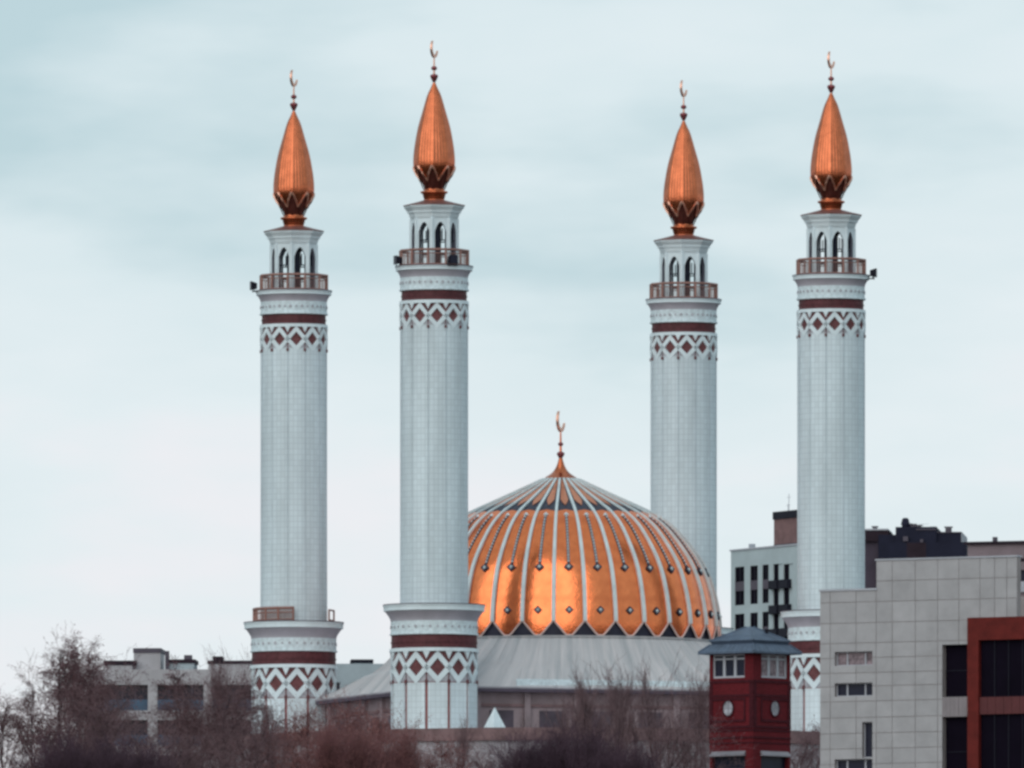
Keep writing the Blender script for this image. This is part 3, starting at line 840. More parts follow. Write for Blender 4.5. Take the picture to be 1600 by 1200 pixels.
for f_ in 'LR':
    e0 = -.07 if f_ == 'L' else .0
    for ya, yb, o in ((1066, 1062, .05), (1088, 1084, .05), (1137, 1133, .07), (1142, 1139, .04), (1153, 1150, .06), (1161, 1159, .04)):
        tw_box(mo, f_, e0 if f_ == 'L' else -.0, TW, -.001, o, tz(ya), tz(yb))
    a, b = wins[f_]; c_ = (a + b) / 2; w_ = .62 * (b - a) / 1.4 + .25
    for (p0, p1, ya, yb) in ((c_ - w_, c_ + w_, 1093, 1089.5), (c_ - w_, c_ + w_, 1127, 1123.5), (c_ - w_, c_ - w_ + .12, 1123.5, 1093), (c_ + w_ - .12, c_ + w_, 1123.5, 1093)):
        tw_box(mo, f_, p0, p1, -.001, .062, tz(ya), tz(yb))
    for p0, p1 in ((.0, .32), (TW - .3, TW)):
        tw_box(mo, f_, p0, p1, -.001, .035, tz(1083.5), tz(1066.5)); tw_box(mo, f_, p0, p1, -.001, .035, tz(1132.5), tz(1088.5))
mo.build('moulding', M_BRICKD, tb)
M_SPANL = mat('weathered_hood', (0.24, 0.23, 0.26), .7, var=.1)
M_OVAL = mat('pale_round_pane', (0.32, 0.32, 0.36), .35, var=.4, scale=1.6)
for f_ in 'LR':
    a, b = wins[f_]; c_ = (a + b) / 2
    # triple casement
    m = MB(); z0, z1 = tz(1058), tz(1021); fr = .1
    tw_box(m, f_, a, b, -.2, -.1, z0, z0 + fr * 1.3); tw_box(m, f_, a, b, -.2, -.1, z1 - fr, z1); tw_box(m, f_, a, a + fr, -.2, -.1, z0 + fr * 1.3, z1 - fr); tw_box(m, f_, b - fr, b, -.2, -.1, z0 + fr * 1.3, z1 - fr)
    for t_ in (.33, .67): tw_box(m, f_, a + (b - a) * t_ - .1, a + (b - a) * t_ + .1, -.2, -.11, z0 + fr * 1.3, z1 - fr)
    tw_box(m, f_, a + fr, b - fr, -.19, -.12, tz(1029.5), tz(1027))
    w_ = m.build('window', M_WFRAME, tower)
    p = MB(); tw_box(p, f_, a, b, -.26, -.201, z0, z1); p.build('pane', M_CURTAIN if f_ == 'R' else M_GLASS, w_)
    m = MB(); tw_box(m, f_, a - .05, b + .05, -.35, -.28, tz(1235), tz(1181)); lw = m.build('window', M_GLASS, tower)
    m = MB(); tw_box(m, f_, a - .1, b + .1, .0, .22, tz(1180.5), tz(1178.5)); 
    # sloping hood over the lower opening
    u0, u1 = a - .1, b + .1; zA, zB = tz(1178.5), tz(1172.5)
    pts = [(u0, .22, zA), (u1, .22, zA), (u1, 0, zB), (u0, 0, zB), (u0, 0, zA), (u1, 0, zA)]
    vs = [(-u, -o, z) if f_ == 'L' else (o, u, z) for u, o, z in pts]
    m.add(vs, [(0, 1, 2, 3), (0, 3, 4), (1, 5, 2), (2, 5, 4, 3)]); m.build('hood', M_SPANL, tower)
    # round window
    rr = .60; ring = MB(); nseg = 20; zc = tz(1105.5)
    def rp2(u, o, z): return (-u, -o, z) if f_ == 'L' else (o, u, z)
    vs = []
    for k in range(nseg):
        an = 2 * pi * k / nseg
        for r_, o in ((rr, .0), (rr, .09), (rr - .1, .09), (rr - .1, 0.01)): vs.append(rp2(c_ + r_ * cos(an) * .86, o, zc + r_ * sin(an)))
    ring.add(vs, [(k * 4 + i, ((k + 1) % nseg) * 4 + i, ((k + 1) % nseg) * 4 + i + 1, k * 4 + i + 1) for k in range(nseg) for i in range(3)])
    rw_ = ring.build('round_window', M_BRICKD, tower)
    pn = MB(); pn.add([rp2(c_ + (rr - .09) * cos(2 * pi * k / nseg) * .86, .03, zc + (rr - .09) * sin(2 * pi * k / nseg)) for k in range(nseg)], [tuple(range(nseg))])
    pn.build('pane', M_OVAL, rw_)
    gl = MB(); 
    tw_box(gl, f_, c_ - .02, c_ + .02, .031, .06, zc - rr + .1, zc + rr - .1); tw_box(gl, f_, c_ - rr * .7, c_ + rr * .7, .032, .055, zc - .02, zc + .02); gl.build('glazing_bar', M_SPANL, rw_)
# two-tier roof
cxr, cyr = -TW / 2, TW / 2
def ring4(h, z): return [(cxr - h, cyr - h, z), (cxr + h, cyr - h, z), (cxr + h, cyr + h, z), (cxr - h, cyr + h, z)]
H0 = TW / 2
def tiers(mb, levels, mi=0):
    vs = []
    for h, z in levels: vs += ring4(h, z)
    mb.add(vs, [(i * 4 + k, i * 4 + (k + 1) % 4, (i + 1) * 4 + (k + 1) % 4, (i + 1) * 4 + k) for i in range(len(levels) - 1) for k in range(4)], mi)
rf = MB(); ea = .55
tiers(rf, [(H0 - .1, zE - .06), (H0 + ea, zE - .06), (H0 + ea, zE + .07), (H0 - .04, tz(1005))])
tiers(rf, [(H0 - .02, tz(1001)), (H0 + .02, tz(999.5)), (H0 * .62, tz(990)), (.16, tz(977)), (.0, tz(976.4))])
sm = rf
fl_ = MB(); tiers(fl_, [(H0 - .1, tz(1006)), (H0 - .06, tz(1000.5))]); 
for sx, sy in ((-1, -1), (1, -1), (1, 1), (-1, 1)):
    a = [(cxr + sx * h, cyr + sy * h, z + .02) for h, z in ((H0 + ea, zE + .07), (H0 - .04, tz(1005)))]; sm.bar(*a, .05, seg=5)
    a = [(cxr + sx * h, cyr + sy * h, z + .02) for h, z in ((H0 + .02, tz(999.5)), (H0 * .62, tz(990)))]; sm.bar(*a, .05, seg=5)
    a = [(cxr + sx * h, cyr + sy * h, z + .02) for h, z in ((H0 * .62, tz(990)), (.16, tz(977)))]; sm.bar(*a, .05, seg=5)
for k in range(-5, 6):
    u = k * H0 / 5.5
    for f_ in 'LR':
        def P4(h, z, uu): return (cxr + uu, cyr - h, z) if f_ == 'L' else (cxr + h, cyr + uu, z)
        k0 = (H0 + ea) / H0
        sm.bar(P4(H0 + ea, zE + .08, u * k0), P4(H0 - .04, tz(1005) + .01, u), .022, seg=4)
        sm.bar(P4(H0 + .02, tz(999.5) + .01, u), P4(H0 * .62, tz(990) + .01, u * .62), .022, seg=4)
roof = rf.build('roof', M_SLATE, tower); fl_.build('flashing', M_SLATED, roof)
vt = MB(); vt.bar((cxr + .95, cyr + .6, tz(1000)), (cxr + .95, cyr + .6, tz(981)), .10, seg=10); vt.bar((cxr + .95, cyr + .6, tz(983)), (cxr + .95, cyr + .6, tz(980.5)), .17, seg=10); vt.build('vent_pipe', M_BLACK, roof)

# --- pale apartment block behind the rightmost minaret
M_APT = mat('pale_facade', (0.43, 0.50, 0.53), .75, var=.05, scale=.3)
M_APTBR = mat('brown_brick', (0.20, 0.115, 0.115), .8, var=.12, scale=1.2)
M_SPANG = mat('mauve_spandrel', (0.095, 0.080, 0.105), .7, var=.08)
A = Bld('apartment_block', 'pale apartment block with tall dark windows left of the rightmost minaret', 'building', 1142, 1715, R(64))
au0, au1 = 0.0, A.u(1300); atop = A.z(1180, 858)
ah = []; spn = []
cols = [(1148, 1163), (1172, 1184), (1191, 1201)]
for (xa, xb) in cols:
    for r_ in range(4):
        off = 73.5 * r_
        xm = (xa + xb) / 2; dy0 = (1170 - xm) * .085
        ah.append((A.u(xa), A.u(xb), A.z(xm, 946 + dy0 - 1.5 + off), A.z(xm, 886 + dy0 - 1.5 + off)))
for xa, xb in ((1208, 1222), (1224, 1239)):
    xm = (xa + xb) / 2
    ah.append((A.u(xa), A.u(xb), A.z(xm, 1190), A.z(xm, 881)))
m = MB(); rc = [(au0, au1, -1, atop)]
for h in ah: rc = cut(rc, h)
slab(m, rc, 0, .5); m.box(au0, au0 + .4, .5, 14, -1, atop); m.box(au1 - .4, au1, .5, 14, -1, atop); m.box(au0, au1, 13.6, 14, -1, atop); m.box(au0 + .4, au1 - .4, .5, 13.6, atop - .8, atop - .5)
aw_ = m.build('wall', M_APT, A.root)
m = MB(); m.box(au0 - .1, au1 + .1, -.1, .6, atop, atop + .15); m.build('coping', M_WFRAME, A.root)
for h in ah[:12]:
    w_ = window(A.root, h, .16, (M_BLACK, M_VOID), (.5,), .08)
    zc = (h[2] + h[3]) / 2; m = MB(); m.box(h[0] + .02, h[1] - .02, .03, .055, zc - .45, zc + .4); m.build('spandrel', M_SPANG, w_)
for h in ah[12:]:
    m = MB(); m.box(h[0], h[0] + (h[1] - h[0]) * .5, .1, .16, h[2], h[3], 0); m.box(h[0] + (h[1] - h[0]) * .5, h[1], .11, .16, h[2], h[3], 1)
    bg = m.build('balcony_bay', [M_VOID, M_APT], A.root)
    for yk in (912, 951, 988, 1026):
        zz = A.z(1222, yk); m = MB(); m.box(h[0] - .3, h[1] - .5, -.35, .09, zz - .35, zz + .35); m.box(h[0] - .35, h[1] - .4, -.4, .09, zz - .45, zz - .36); m.build('balcony', M_BLACK, bg)
bu0, bu1 = A.u(1197), A.u(1233)
m = MB(); m.box(bu0, bu1, .8, 2.6, atop - .5, A.z(1225, 809)); m.box(bu0 - .03, bu1 + .03,   .77, 2.63, A.z(1225, 852), A.z(1225, 848.5), 1)
ph = m.build('rooftop_block', [M_APTBR, M_BLACK], A.root)
m = MB(); m.box(bu0 - .08, bu1 + .08,   .7, 2.7, A.z(1225, 809), A.z(1225, 797)); m.build('cap', M_BLACK, ph)
m = MB()
for u_, h_ in ((bu0 + 1.5, .7), (bu0 + 4.5, .9), (bu1 - 3, 1.6)):
    zc = A.z(1225, 797); m.bar((u_, 1.5, zc), (u_, 1.5, zc + h_), .03, seg=4); m.bar((u_ - .4, 1.5, zc + h_ * .8), (u_ + .4, 1.5, zc + h_ * .8), .02, seg=4)
m.build('antenna', M_WFRAME, ph)
m = MB(); z_ = atop + .12; m.box(A.u(1156), A.u(1159), .9, 1.4, z_ - .5, z_ + .5); m.build('vent', M_WFRAME, A.root)

# --- dark rooftop complex right of the rightmost minaret
M_NAVY = mat('navy_cladding', (0.017, 0.018, 0.036), .7, spec=.12, var=.10, scale=.5)
M_NAVYBR = mat('dark_brown_cladding', (0.030, 0.019, 0.028), .7, spec=.12, var=.12, scale=.6)
M_MAUVE = mat('mauve_grey_wall', (0.066, 0.053, 0.075), .75, spec=.15, var=.08)
D_ = Bld('dark_apartment_block', 'dark navy block with stepped roof and rooftop tank behind the grey tiled building', 'building', 1335, 1690, R(4))
def dbox(mb, x0, x1, y0, y1, v0, v1, mi=0):
    a, b, c, d = D_.rect(x0, x1, y0, y1); mb.box(a, b, v0, v1, c, d, mi)
m = MB(); dbox(m, 1335, 1373, 829, 1700, 0, 14); m.build('wing', M_MAUVE, D_.root)
m = MB(); dbox(m, 1335, 1389, 829, 846, -.4, 8); m.build('wing_parapet', M_NAVYBR, D_.root)
m = MB(); dbox(m, 1335, 1388, 826.5, 829, -.5, 8); m.build('coping', M_WFRAME, D_.root)
m = MB(); dbox(m, 1373.2, 1511, 848, 1700, -1.2, 13); dbox(m, 1418, 1448, 849, 1690, -1.23, -1.19, 1)
mw = m.build('wall', [M_NAVY, M_NAVYBR], D_.root)
m = MB(); dbox(m, 1373, 1400, 836, 848, -.6, 10); dbox(m, 1400, 1464, 824, 848, -.9, 10); dbox(m, 1464.1, 1502, 833, 848, -.6, 10)
z0_, z1_ = D_.z(1400, 836), D_.z(1400, 824); ua, ub = D_.u(1396), D_.u(1400)
up_ = m.build('roof_storey', M_NAVY, D_.root)
m = MB(); dbox(m, 1432, 1463.5, 827, 829, -1.0, 9.9); dbox(m, 1464, 1503, 831.5, 833, -.7, 10.1); m.build('coping', M_SPANG, D_.root)
m = MB(); dbox(m, 1502.05, 1503.6, 832, 848, -.5, 10); m.build('edge_panel', M_WFRAME, D_.root)
m = MB(); u_ = D_.u(1413); zb_ = D_.z(1413, 824)
m.lathe([(.33, zb_), (.33, zb_ + .3), (.42, zb_ + .3), (.30, zb_ + .85), (.16, zb_ + .95)], 12, 0, 0, False, u_, 2, True)
m.box(u_ + .3, u_ + .62, 1.8, 2.3, zb_, zb_ + .45); m.build('tank', M_NAVY, up_)
m = MB()
for x_, y_, w_, h_ in ((1366, 826, .2, .15), (1426, 825, .22, .3), (1434, 827, .25, .32), (1481, 831, .28, .4)):
    u_ = D_.u(x_); zb_ = D_.z(x_, y_)
    m.box(u_ - w_, u_ + w_, 1, 1.6, zb_ - .3, zb_ + h_); m.box(u_ - w_ - .1, u_ + w_ + .1, .9, 1.7, zb_ + h_ + .04, zb_ + h_ + .13)
m.build('roof_vents', M_SPANG, D_.root)
m = MB()
for x_, y_, w_ in ((1416, 843, .22), (1441, 846, .14)): 
    u_ = D_.u(x_); zb_ = D_.z(x_, y_); m.box(u_ - w_, u_ + w_, -1.35, -.91 if y_ < 845 else -.9, zb_ - w_, zb_ + w_)
m.build('vent_box', M_SPANG, D_.root)
m = MB(); u_ = D_.u(1440); zb_ = D_.z(1440, 829)
m.bar((u_, 3, zb_), (u_, 3, zb_ + .75), .02, seg=4); m.bar((u_ - .4, 3, zb_ + .7), (u_ + .5, 3, zb_ + .75), .018, seg=4); m.bar((u_ + 1, 3, zb_), (u_ + 1, 3, zb_ + .55), .02, seg=4); m.bar((u_ + .6, 3, zb_ + .5), (u_ + 1.3, 3, zb_ + .5), .018, seg=4)
m.build('antenna', M_WFRAME, D_.root)
# --- pinkish building at the right edge
M_PINK = mat('pinkish_render', (0.250, 0.195, 0.215), .8, var=.06)
B = Bld('pinkish_building', 'pinkish flat roofed building at the right edge behind the grey tiles', 'building', 1512, 1560, R(24))
bt = B.z(1560, 850); b1 = B.u(1690)
bh = []
for r_ in range(4):
    for (xa, xb) in ((1527, 1570), (1589, 1640)):
        bh.append((B.u(xa), B.u(xb), B.z(1610, 908 + r_ * 45), B.z(1610, 890 + r_ * 45)))
m = MB(); rc = [(0, b1, -1, bt)]
for h in bh: rc = cut(rc, h)
slab(m, rc, 0, .4); m.box(0, .4, .4, 12, -1, bt); m.box(b1 - .4, b1, .4, 12, -1, bt); m.box(0, b1, 11.6, 12, -1, bt); m.box(.4, b1 - .4, .4, 11.6, bt - .6, bt - .4)
m.build('wall', M_PINK, B.root)
m = MB(); m.box(-.2, b1, -.3, 12.2, bt, bt + .22); m.build('eave', M_NAVYBR, B.root)
m = MB(); za, zb_ = B.z(1610, 876), B.z(1610, 872); m.box(.0, b1, -.08, 0, zb_ - .25, zb_); m.build('string_course', M_NAVYBR, B.root)
for h in bh: 
    window(B.root, h, .3, (M_BLACK, M_GLASS), (.5,), .07)
m = MB()
for r_ in range(3):
    za, zb_ = B.z(1610, 925 + r_ * 45), B.z(1610, 908.5 + r_ * 45); m.box(B.u(1589) - .3, b1, -.25, -.001, za, zb_)
m.build('sill_band', M_WFRAME, B.root)
m = MB(); u_ = B.u(1539); m.box(u_ - .15, u_ + .15, 2, 2.4, bt + .2, bt + .7); m.build('vent', M_SPANG, B.root)

# --- grey apartment block on the left behind the trees
M_LGREY = mat('grey_panel_wall', (0.40, 0.385, 0.41), .75, var=.06, scale=.5)
M_LCYAN = mat('pale_blue_panel_wall', (0.36, 0.42, 0.46), .75, var=.06, scale=.5)
M_BLUEG = mat('blue_balcony_glass', (0.05, 0.10, 0.17), .35, var=.2, scale=.6, spec=.3)
Lb = Bld('flat_block', 'long grey flat roofed apartment block with blue glazed balconies behind the left trees', 'building', 140, 1650, R(3))
lt = Lb.z(250, 1046); lu1 = Lb.u(405)
def lr(x0, x1, y0, y1): return Lb.rect(x0, x1, y0, y1)
lh = []
storey = 55
for r_ in range(6):
    for xa, xb in ((152, 231), (246, 318), (332, 398)):
        lh.append(lr(xa, xb, 1070 + r_ * storey, 1110 + r_ * storey))
m = MB(); rc = [(0, lu1, -1, lt)]
for h in lh: rc = cut(rc, h)
slab(m, rc, 0, .4); m.box(0, .4, .4, 12, -1, lt); m.box(lu1 - .4, lu1, .4, 12, -1, lt); m.box(0, lu1, 11.6, 12, -1, lt); m.box(.4, lu1 - .4, .4, 11.6, lt - .6, lt - .4)
m.build('wall', M_LGREY, Lb.root)
for h in lh:
    m = MB(); m.box(h[0], h[1], .6, .7, h[2], h[3]); w_ = m.build('balcony', M_GLASS, Lb.root)
    m = MB(); m.box(h[0], h[1], .12, .2, h[2], h[2] + (h[3] - h[2]) * .42); m.build('blue_panel', M_BLUEG, w_)
    m = MB()
    for t_ in (.25, .5, .75): m.box(h[0] + (h[1] - h[0]) * t_ - .04, h[0] + (h[1] - h[0]) * t_ + .04, .21, .3, h[2], h[3])
    m.build('mullion', M_SPANG, w_)
m = MB(); a, b, c, d = lr(205, 247, 1011, 1046); m.box(a, b, 3, 8, lt - .5, d); lo = m.build('lift_housing', M_LGREY, Lb.root)
m = MB(); m.box(a - .05, b + .05, 2.9, 8.1, lr(205, 247, 1011, 1017.5)[2], d + .03, 0); m.build('cap', M_SPANG, lo)
m = MB(); a, b, c, d = lr(160, 210, 1031, 1038); m.box(a, b, 1.5, 6, c, d); m.box(a + .3, b - .3, 1.6, 5.9, lt - .5, c, 1); m.build('roof_slab', [M_NAVYBR, M_LGREY], Lb.root)
m = MB(); a, b, c, d = lr(258, 303, 1029, 1035); m.box(a, b, 1.5, 6, c, d); m.box(a + .1, b - .1, 1.6, 5.9, lt - .5, c, 1); a, b, c, d = lr(256, 262, 1016, 1046); m.box(a, b, 1.4, 2.2, lt - .5, d, 2)
a, b, c, d = lr(285, 297, 1022, 1029); m.box(a, b, 2, 3, c, d, 2); m.build('roof_slab', [M_NAVYBR, M_LCYAN, M_SPANG], Lb.root)
m = MB(); a, b, c, d = lr(322, 392, 1031, 1036); m.box(a, b, 1.5, 6, c, d); m.box(a + .1, b - .1, 1.6, 5.9, lt - .5, c, 1); a, b, c, d = lr(330, 345, 1024, 1031); m.box(a, b, 2, 4, c, d); m.build('roof_slab', [M_NAVYBR, M_LGREY], Lb.root)
# pale block between the leftmost minaret and the mosque roof
P_ = Bld('pale_block', 'pale blue grey block with a dark roof slab between two left minarets', 'building', 500, 1660, R(-2))
pt_ = P_.z(560, 1037); pu = P_.u(640)
m = MB(); ph_ = [P_.rect(x, x + 22, 1066 + 50 * r_, 1090 + 50 * r_) for x in (510, 550, 590) for r_ in range(4)]
rc = [(0, pu, -1, pt_)]
for h in ph_: rc = cut(rc, h)
slab(m, rc, 0, .4); m.box(0, .4, .4, 10, -1, pt_); m.box(pu - .4, pu, .4, 10, -1, pt_); m.box(0, pu, 9.6, 10, -1, pt_); m.box(.4, pu - .4, .4, 9.6, pt_ - .5, pt_ - .3)
m.build('wall', M_LCYAN, P_.root)
for h in ph_: window(P_.root, h, .3, (M_WFRAME, M_GLASS), (.5,), .07)
m = MB(); a, b, c, d = P_.rect(549, 584, 1029.5, 1035); m.box(a, b, 1, 5, c, d); m.box(a + .3, b - .3, 1.2, 4.8, pt_ - .4, c, 1); m.build('roof_slab', [M_BLACK, M_LCYAN], P_.root)

# ------------------------------------------------------------------ trees
def tree_meshes(name, seed, H, spread, kind, leaf_n, mats):
    """bare tree: trunk with limbs (one mesh), twigs (one mesh), a few dry leaves (one mesh). Root at origin"""
    rng = random.Random(seed)
    limbs, twigs, leaves = [], [], []
    def rv(s): return Vector((rng.gauss(0, s), rng.gauss(0, s), rng.gauss(0, s)))
    def grow(p, d, length, r, level):
        n = 4 if level < 2 else 3
        pts = [p]; dd = d.copy(); segl = length / n
        for i in range(n):
            bend = {'birch': (0.10, 0.05 if level < 2 else -0.16), 'upright': (0.08, 0.10), 'shrub': (0.16, 0.06), 'oak': (0.2, 0.03)}[kind]
            dd = (dd + rv(bend[0]) + Vector((0, 0, bend[1]))).normalized()
            q_ = pts[-1] + dd * segl
            ra = r * (1 - i / n * 0.75); rb = r * (1 - (i + 1) / n * 0.75)
            (limbs if level < 2 else twigs).append((pts[-1], q_, max(ra, .009), max(rb, .006)))
            pts.append(q_)
            if level < 4:
                cnt = {0: 0, 1: 2, 2: 2, 3: 1}[level]
                if kind == 'shrub' and level == 2: cnt = 2
                for _ in range(cnt):
                    side = rv(1); side = (side - dd * side.dot(dd)).normalized()
                    ang = {'birch': .75, 'upright': .48, 'shrub': .65, 'oak': .95}[kind] * rng.uniform(.7, 1.2)
                    nd = (dd * cos(ang) + side * sin(ang)).normalized()
                    t = rng.random(); st_ = pts[-2].lerp(pts[-1], t)
                    grow(st_, nd, length * rng.uniform(.38, .62), max(ra * .5, .01), level + 1)
        if level >= 3:
            for _ in range(leaf_n):
                if rng.random() < .5: leaves.append(pts[-1].lerp(pts[0], rng.random() ** 1.5) + rv(.08))
    ntr = 1 if kind != 'shrub' else 6
    for s_ in range(ntr):
        d = Vector((rng.gauss(0, .04), rng.gauss(0, .04), 1)) if ntr == 1 else Vector((rng.gauss(0, .28), rng.gauss(0, .28), 1))
        d.normalize(); h = H * (1 if ntr == 1 else rng.uniform(.7, 1.0)) * .93
        p = Vector((0, 0, -.5)) if ntr == 1 else Vector((rng.gauss(0, spread * .3), rng.gauss(0, spread * .3), -.5))
        n = 9; r = H * .013 if ntr == 1 else H * .006
        for i in range(n):
            d = (d + rv(.045) + Vector((0, 0, .06))).normalized(); q_ = p + d * h / n
            ra, rb = r * (1 - i / n * .88), r * (1 - (i + 1) / n * .88); limbs.append((p, q_, ra, rb))
            fh = (i + 1) / n
            if fh > .22:
                for _ in range({'birch': 3, 'upright': 2, 'shrub': 3, 'oak': 3}[kind]):
                    a = rng.uniform(0, 2 * pi); prof = sin(pi * min(1, (1.08 - fh) / .95)) ** .7 * (1.0 if fh < .85 else .8)
                    el = {'birch': .8, 'upright': 1.15, 'shrub': .9, 'oak': .5}[kind] + rng.gauss(0, .15) + .35 * fh
                    nd = Vector((cos(a) * cos(el), sin(a) * cos(el), sin(el)))
                    grow(p.lerp(q_, rng.random()), nd, spread * (prof * .9 + .18) * rng.uniform(.7, 1.1), max(ra * .6, .045), 1)
            p = q_
    def tubes(nm, segs, mt, k):
        S = len(segs)
        P0 = np.array([s_[0] for s_ in segs]); P1 = np.array([s_[1] for s_ in segs]); R0 = np.array([s_[2] for s_ in segs]); R1 = np.array([s_[3] for s_ in segs])
        dd = P1 - P0; dd /= np.linalg.norm(dd, axis=1)[:, None] + 1e-9
        ref = np.where(np.abs(dd[:, 2:3]) > .9, np.array([[1., 0, 0]]), np.array([[0, 0, 1.]]))
        a = np.cross(dd, ref); a /= np.linalg.norm(a, axis=1)[:, None] + 1e-9; b = np.cross(dd, a)
        V = []
        for (Pp, Rr) in ((P0, R0), (P1, R1)):
            for j in range(k): V.append(Pp + Rr[:, None] * (a * cos(2 * pi * j / k) + b * sin(2 * pi * j / k)))
        V = np.stack(V, 1).reshape(-1, 3)
        base = (np.arange(S) * 2 * k)[:, None]
        Fc = np.concatenate([base + np.array([[j, (j + 1) % k, k + (j + 1) % k, k + j]]) for j in range(k)])
        me = bpy.data.meshes.new(nm); me.vertices.add(len(V)); me.vertices.foreach_set('co', V.ravel())
        me.loops.add(Fc.size); me.loops.foreach_set('vertex_index', Fc.ravel().astype(np.int32))
        me.polygons.add(len(Fc)); me.polygons.foreach_set('loop_start', np.arange(0, Fc.size, 4, dtype=np.int32)); me.polygons.foreach_set('loop_total', np.full(len(Fc), 4, dtype=np.int32))
        me.materials.append(mt); me.update(); me.validate(); return me
    out_ = [('trunk', tubes('trunk', limbs, mats[0], 5)), ('twigs', tubes('twigs', twigs, mats[1], 3))]
    if leaves:
        lm = MB()
        for p in leaves:
            a = rv(1).normalized(); b = a.orthogonal().normalized(); s_ = rng.uniform(.035, .075)
            lm.add([p + a * s_, p + b * s_ * .6, p - a * s_, p - b * s_ * .6], [(0, 1, 2, 3)])
        out_.append(('leaves', lm.mesh('leaves', mats[2])))
    top = np.sort(np.array([s_[1].z for s_ in twigs + limbs]))
    return out_, float(top[int(len(top) * .996)])

M_BARK = mat('grey_brown_bark', (0.062, 0.042, 0.049), .9, var=.25, scale=1.5, spec=.1)
M_TWIG = mat('purple_brown_twigs', (0.140, 0.080, 0.086), .9, var=.2, scale=.8, spec=.1)
M_TWIGD = mat('dark_purple_twigs', (0.090, 0.056, 0.076), .9, var=.2, scale=.8, spec=.1)
M_TWIGR = mat('reddish_twigs', (0.210, 0.098, 0.104), .9, var=.2, scale=.8, spec=.1)
M_TWIGG = mat('grey_twigs', (0.185, 0.120, 0.130), .9, var=.2, scale=.8, spec=.1)
M_LEAF = mat('dry_brown_leaves', (0.145, 0.085, 0.098), .8, var=.3, scale=1.0, spec=.15)
M_LEAFR = mat('dry_rust_leaves', (0.25, 0.115, 0.105), .8, var=.3, scale=1.0, spec=.15)
TK = {
 'birch1': tree_meshes('birch', 1, 16, 5.2, 'birch', 4, (M_BARK, M_TWIG, M_LEAF)),
 'birch2': tree_meshes('birch', 5, 16, 4.8, 'birch', 4, (M_BARK, M_TWIG, M_LEAF)),
 'up1': tree_meshes('upright', 2, 15, 4.8, 'upright', 0, (M_BARK, M_TWIGG, M_LEAF)),
 'up2': tree_meshes('upright', 8, 15, 4.4, 'upright', 0, (M_BARK, M_TWIGG, M_LEAF)),
 'shrub1': tree_meshes('shrub', 3, 10, 4.4, 'shrub', 0, (M_BARK, M_TWIGD, M_LEAF)),
 'shrub2': tree_meshes('shrub', 9, 10, 4.4, 'shrub', 2, (M_BARK, M_TWIGR, M_LEAFR)),
 'oak1': tree_meshes('oak', 4, 13, 5.2, 'oak', 3, (M_BARK, M_TWIGR, M_LEAFR)),
 'oak2': tree_meshes('oak', 11, 13, 5.2, 'oak', 2, (M_BARK, M_TWIGG, M_LEAF)),
}
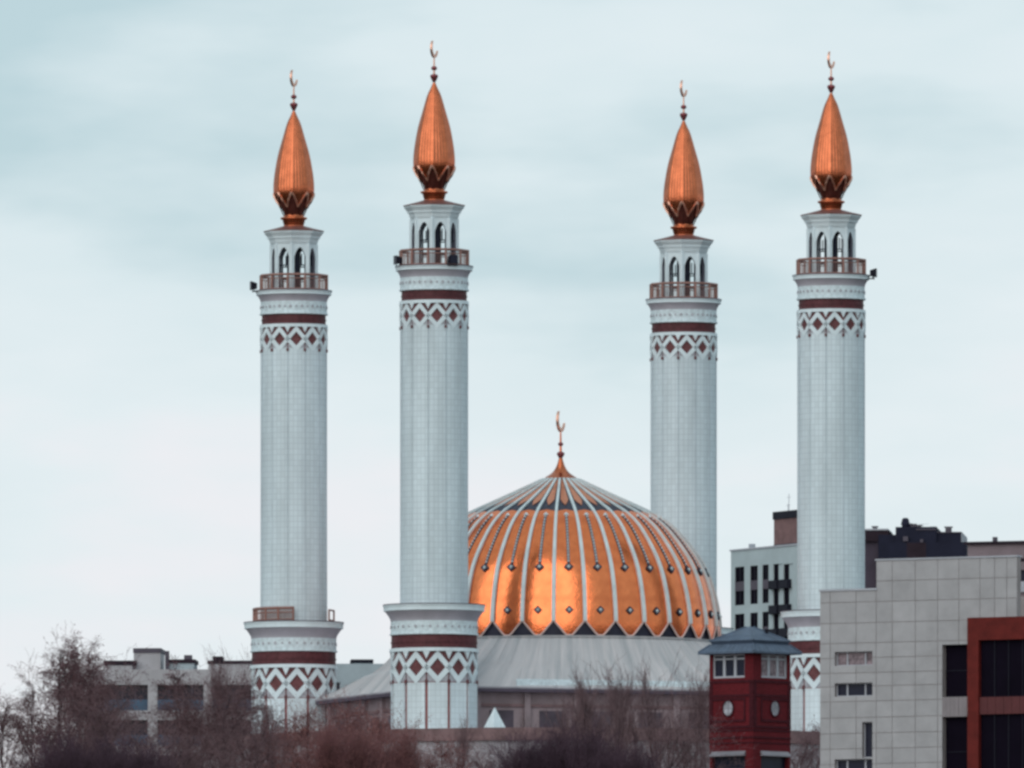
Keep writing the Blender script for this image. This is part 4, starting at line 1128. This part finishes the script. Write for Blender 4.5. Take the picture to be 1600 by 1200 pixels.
# kind, photo column, photo row of its top, distance, label
TREES = [
 ('birch1', 92, 998, 1240, 'tall loose birch with dry brown leaves, highest crown at far left'),
 ('birch2', 160, 1000, 1265, 'birch with thin upright top just left of the rooftop lift housing'),
 ('birch2', 42, 1066, 1215, 'dark dense birch left of the tallest birch near the left edge'),
 ('birch1', 8, 1085, 1225, 'low birch cut by the left edge of the view'),
 ('birch1', 128, 1030, 1285, 'birch crown between the two tallest left trees'),
 ('birch1', 70, 1120, 1195, 'short dark tree low in front of the tallest birch'),
 ('birch2', 118, 1008, 1255, 'birch with a dense dark top just right of the tallest left birch'),
 ('oak2', 172, 1060, 1228, 'twiggy tree covering the left end of the flat block'),
 ('shrub1', 130, 1150, 1190, 'dark bush at the bottom below the birch group'),
 ('shrub1', 205, 1158, 1195, 'dark bush below the pale pillar of the flat block, on its left'),
 ('oak2', 275, 1140, 1210, 'dark tree right of the pale pillar of the flat block'),
 ('birch2', 312, 1036, 1260, 'dark twiggy tree hiding the right half of the flat block, under its long roof slab'),
 ('up2', 352, 1014, 1270, 'thin bare tree reaching above the roof slab left of the leftmost minaret'),
 ('oak2', 352, 1052, 1240, 'dark rounded tree left of the leftmost minaret foot'),
 ('birch1', 385, 1062, 1250, 'dark loose tree overlapping the left edge of the leftmost minaret base'),
 ('up2', 430, 1092, 1240, 'pale twiggy tree in front of the leftmost minaret foot'),
 ('oak2', 405, 1120, 1200, 'low dark tree below the leftmost minaret'),
 ('oak1', 480, 1098, 1250, 'rusty tree under the left tip of the mosque roof'),
 ('oak1', 545, 1090, 1270, 'rusty brown tree left of the front left minaret foot'),
 ('oak1', 590, 1112, 1230, 'reddish tree touching the front left minaret foot'),
 ('shrub2', 520, 1138, 1195, 'reddish bush at the bottom left of the front left minaret'),
 ('shrub2', 628, 1146, 1200, 'dense rust red bush under the front left minaret'),
 ('up2', 702, 1122, 1225, 'slim bare tree crossing the panels of the front left minaret foot'),
 ('oak1', 692, 1150, 1205, 'low brown tree beneath the front left minaret panels'),
 ('oak2', 752, 1158, 1215, 'low grey tree below the white pyramid skylight'),
 ('shrub1', 838, 1140, 1195, 'dark purple bush right of the white pyramid skylight'),
 ('shrub1', 898, 1136, 1200, 'largest dark purple bush below the dome'),
 ('shrub1', 955, 1165, 1190, 'low dark bush at the right of the purple bushes'),
 ('up1', 930, 1042, 1300, 'tall bare tree below the dome, leftmost of three in a row'),
 ('up2', 980, 1040, 1310, 'slender bare tree, middle one of the row below the dome'),
 ('up1', 1032, 1034, 1305, 'tall bare tree with a forked top below the right half of the dome'),
 ('up2', 1078, 1052, 1295, 'bare tree close to the left wall of the brick tower'),
 ('up2', 905, 1062, 1302, 'small bare tree at the left end of the row below the dome'),
 ('up1', 957, 1050, 1292, 'bare tree between the two leftmost tall trees of the row below the dome'),
 ('up2', 1056, 1044, 1300, 'bare tree between the forked tree and the one by the brick tower'),
 ('oak2', 212, 1112, 1222, 'low twiggy tree hiding the lower left windows of the flat block'),
 ('birch1', 300, 1100, 1226, 'low leafy tree hiding the lower right windows of the flat block'),
 ('oak1', 445, 1128, 1215, 'low rusty tree below the right side of the leftmost minaret'),
 ('up1', 1000, 1100, 1240, 'shorter grey bare tree in front of the row below the dome'),
 ('oak2', 1046, 1112, 1245, 'twiggy grey tree in front, left of the brick tower'),
 ('up1', 880, 1082, 1320, 'faint bare tree left of the row below the dome'),
 ('oak2', 1255, 1128, 1330, 'grey twiggy tree between the brick tower and the grey tiled building'),
]
rngT = random.Random(77)
for kd, px, py_, d, lab in TREES:
    parts, H = TK[kd]
    gh = ground_h((px - 800) * d / F, d)
    ztop = (YH - py_) * d / F
    s_ = (ztop - gh) / H
    t = thing('bush' if kd.startswith('shrub') else ('birch_tree' if kd.startswith('birch') else 'bare_tree'), lab, 'bush' if kd.startswith('shrub') else 'tree',
              ((px - 800) * d / F, d, gh), rngT.uniform(0, 6.28), 'bare autumn trees and bushes along the foreground')
    t.scale = (s_ * rngT.uniform(.85, 1.0), s_ * rngT.uniform(.85, 1.0), s_)
    for nm, me in parts:
        o = bpy.data.objects.new(nm, me); COL.objects.link(o); o.parent = t
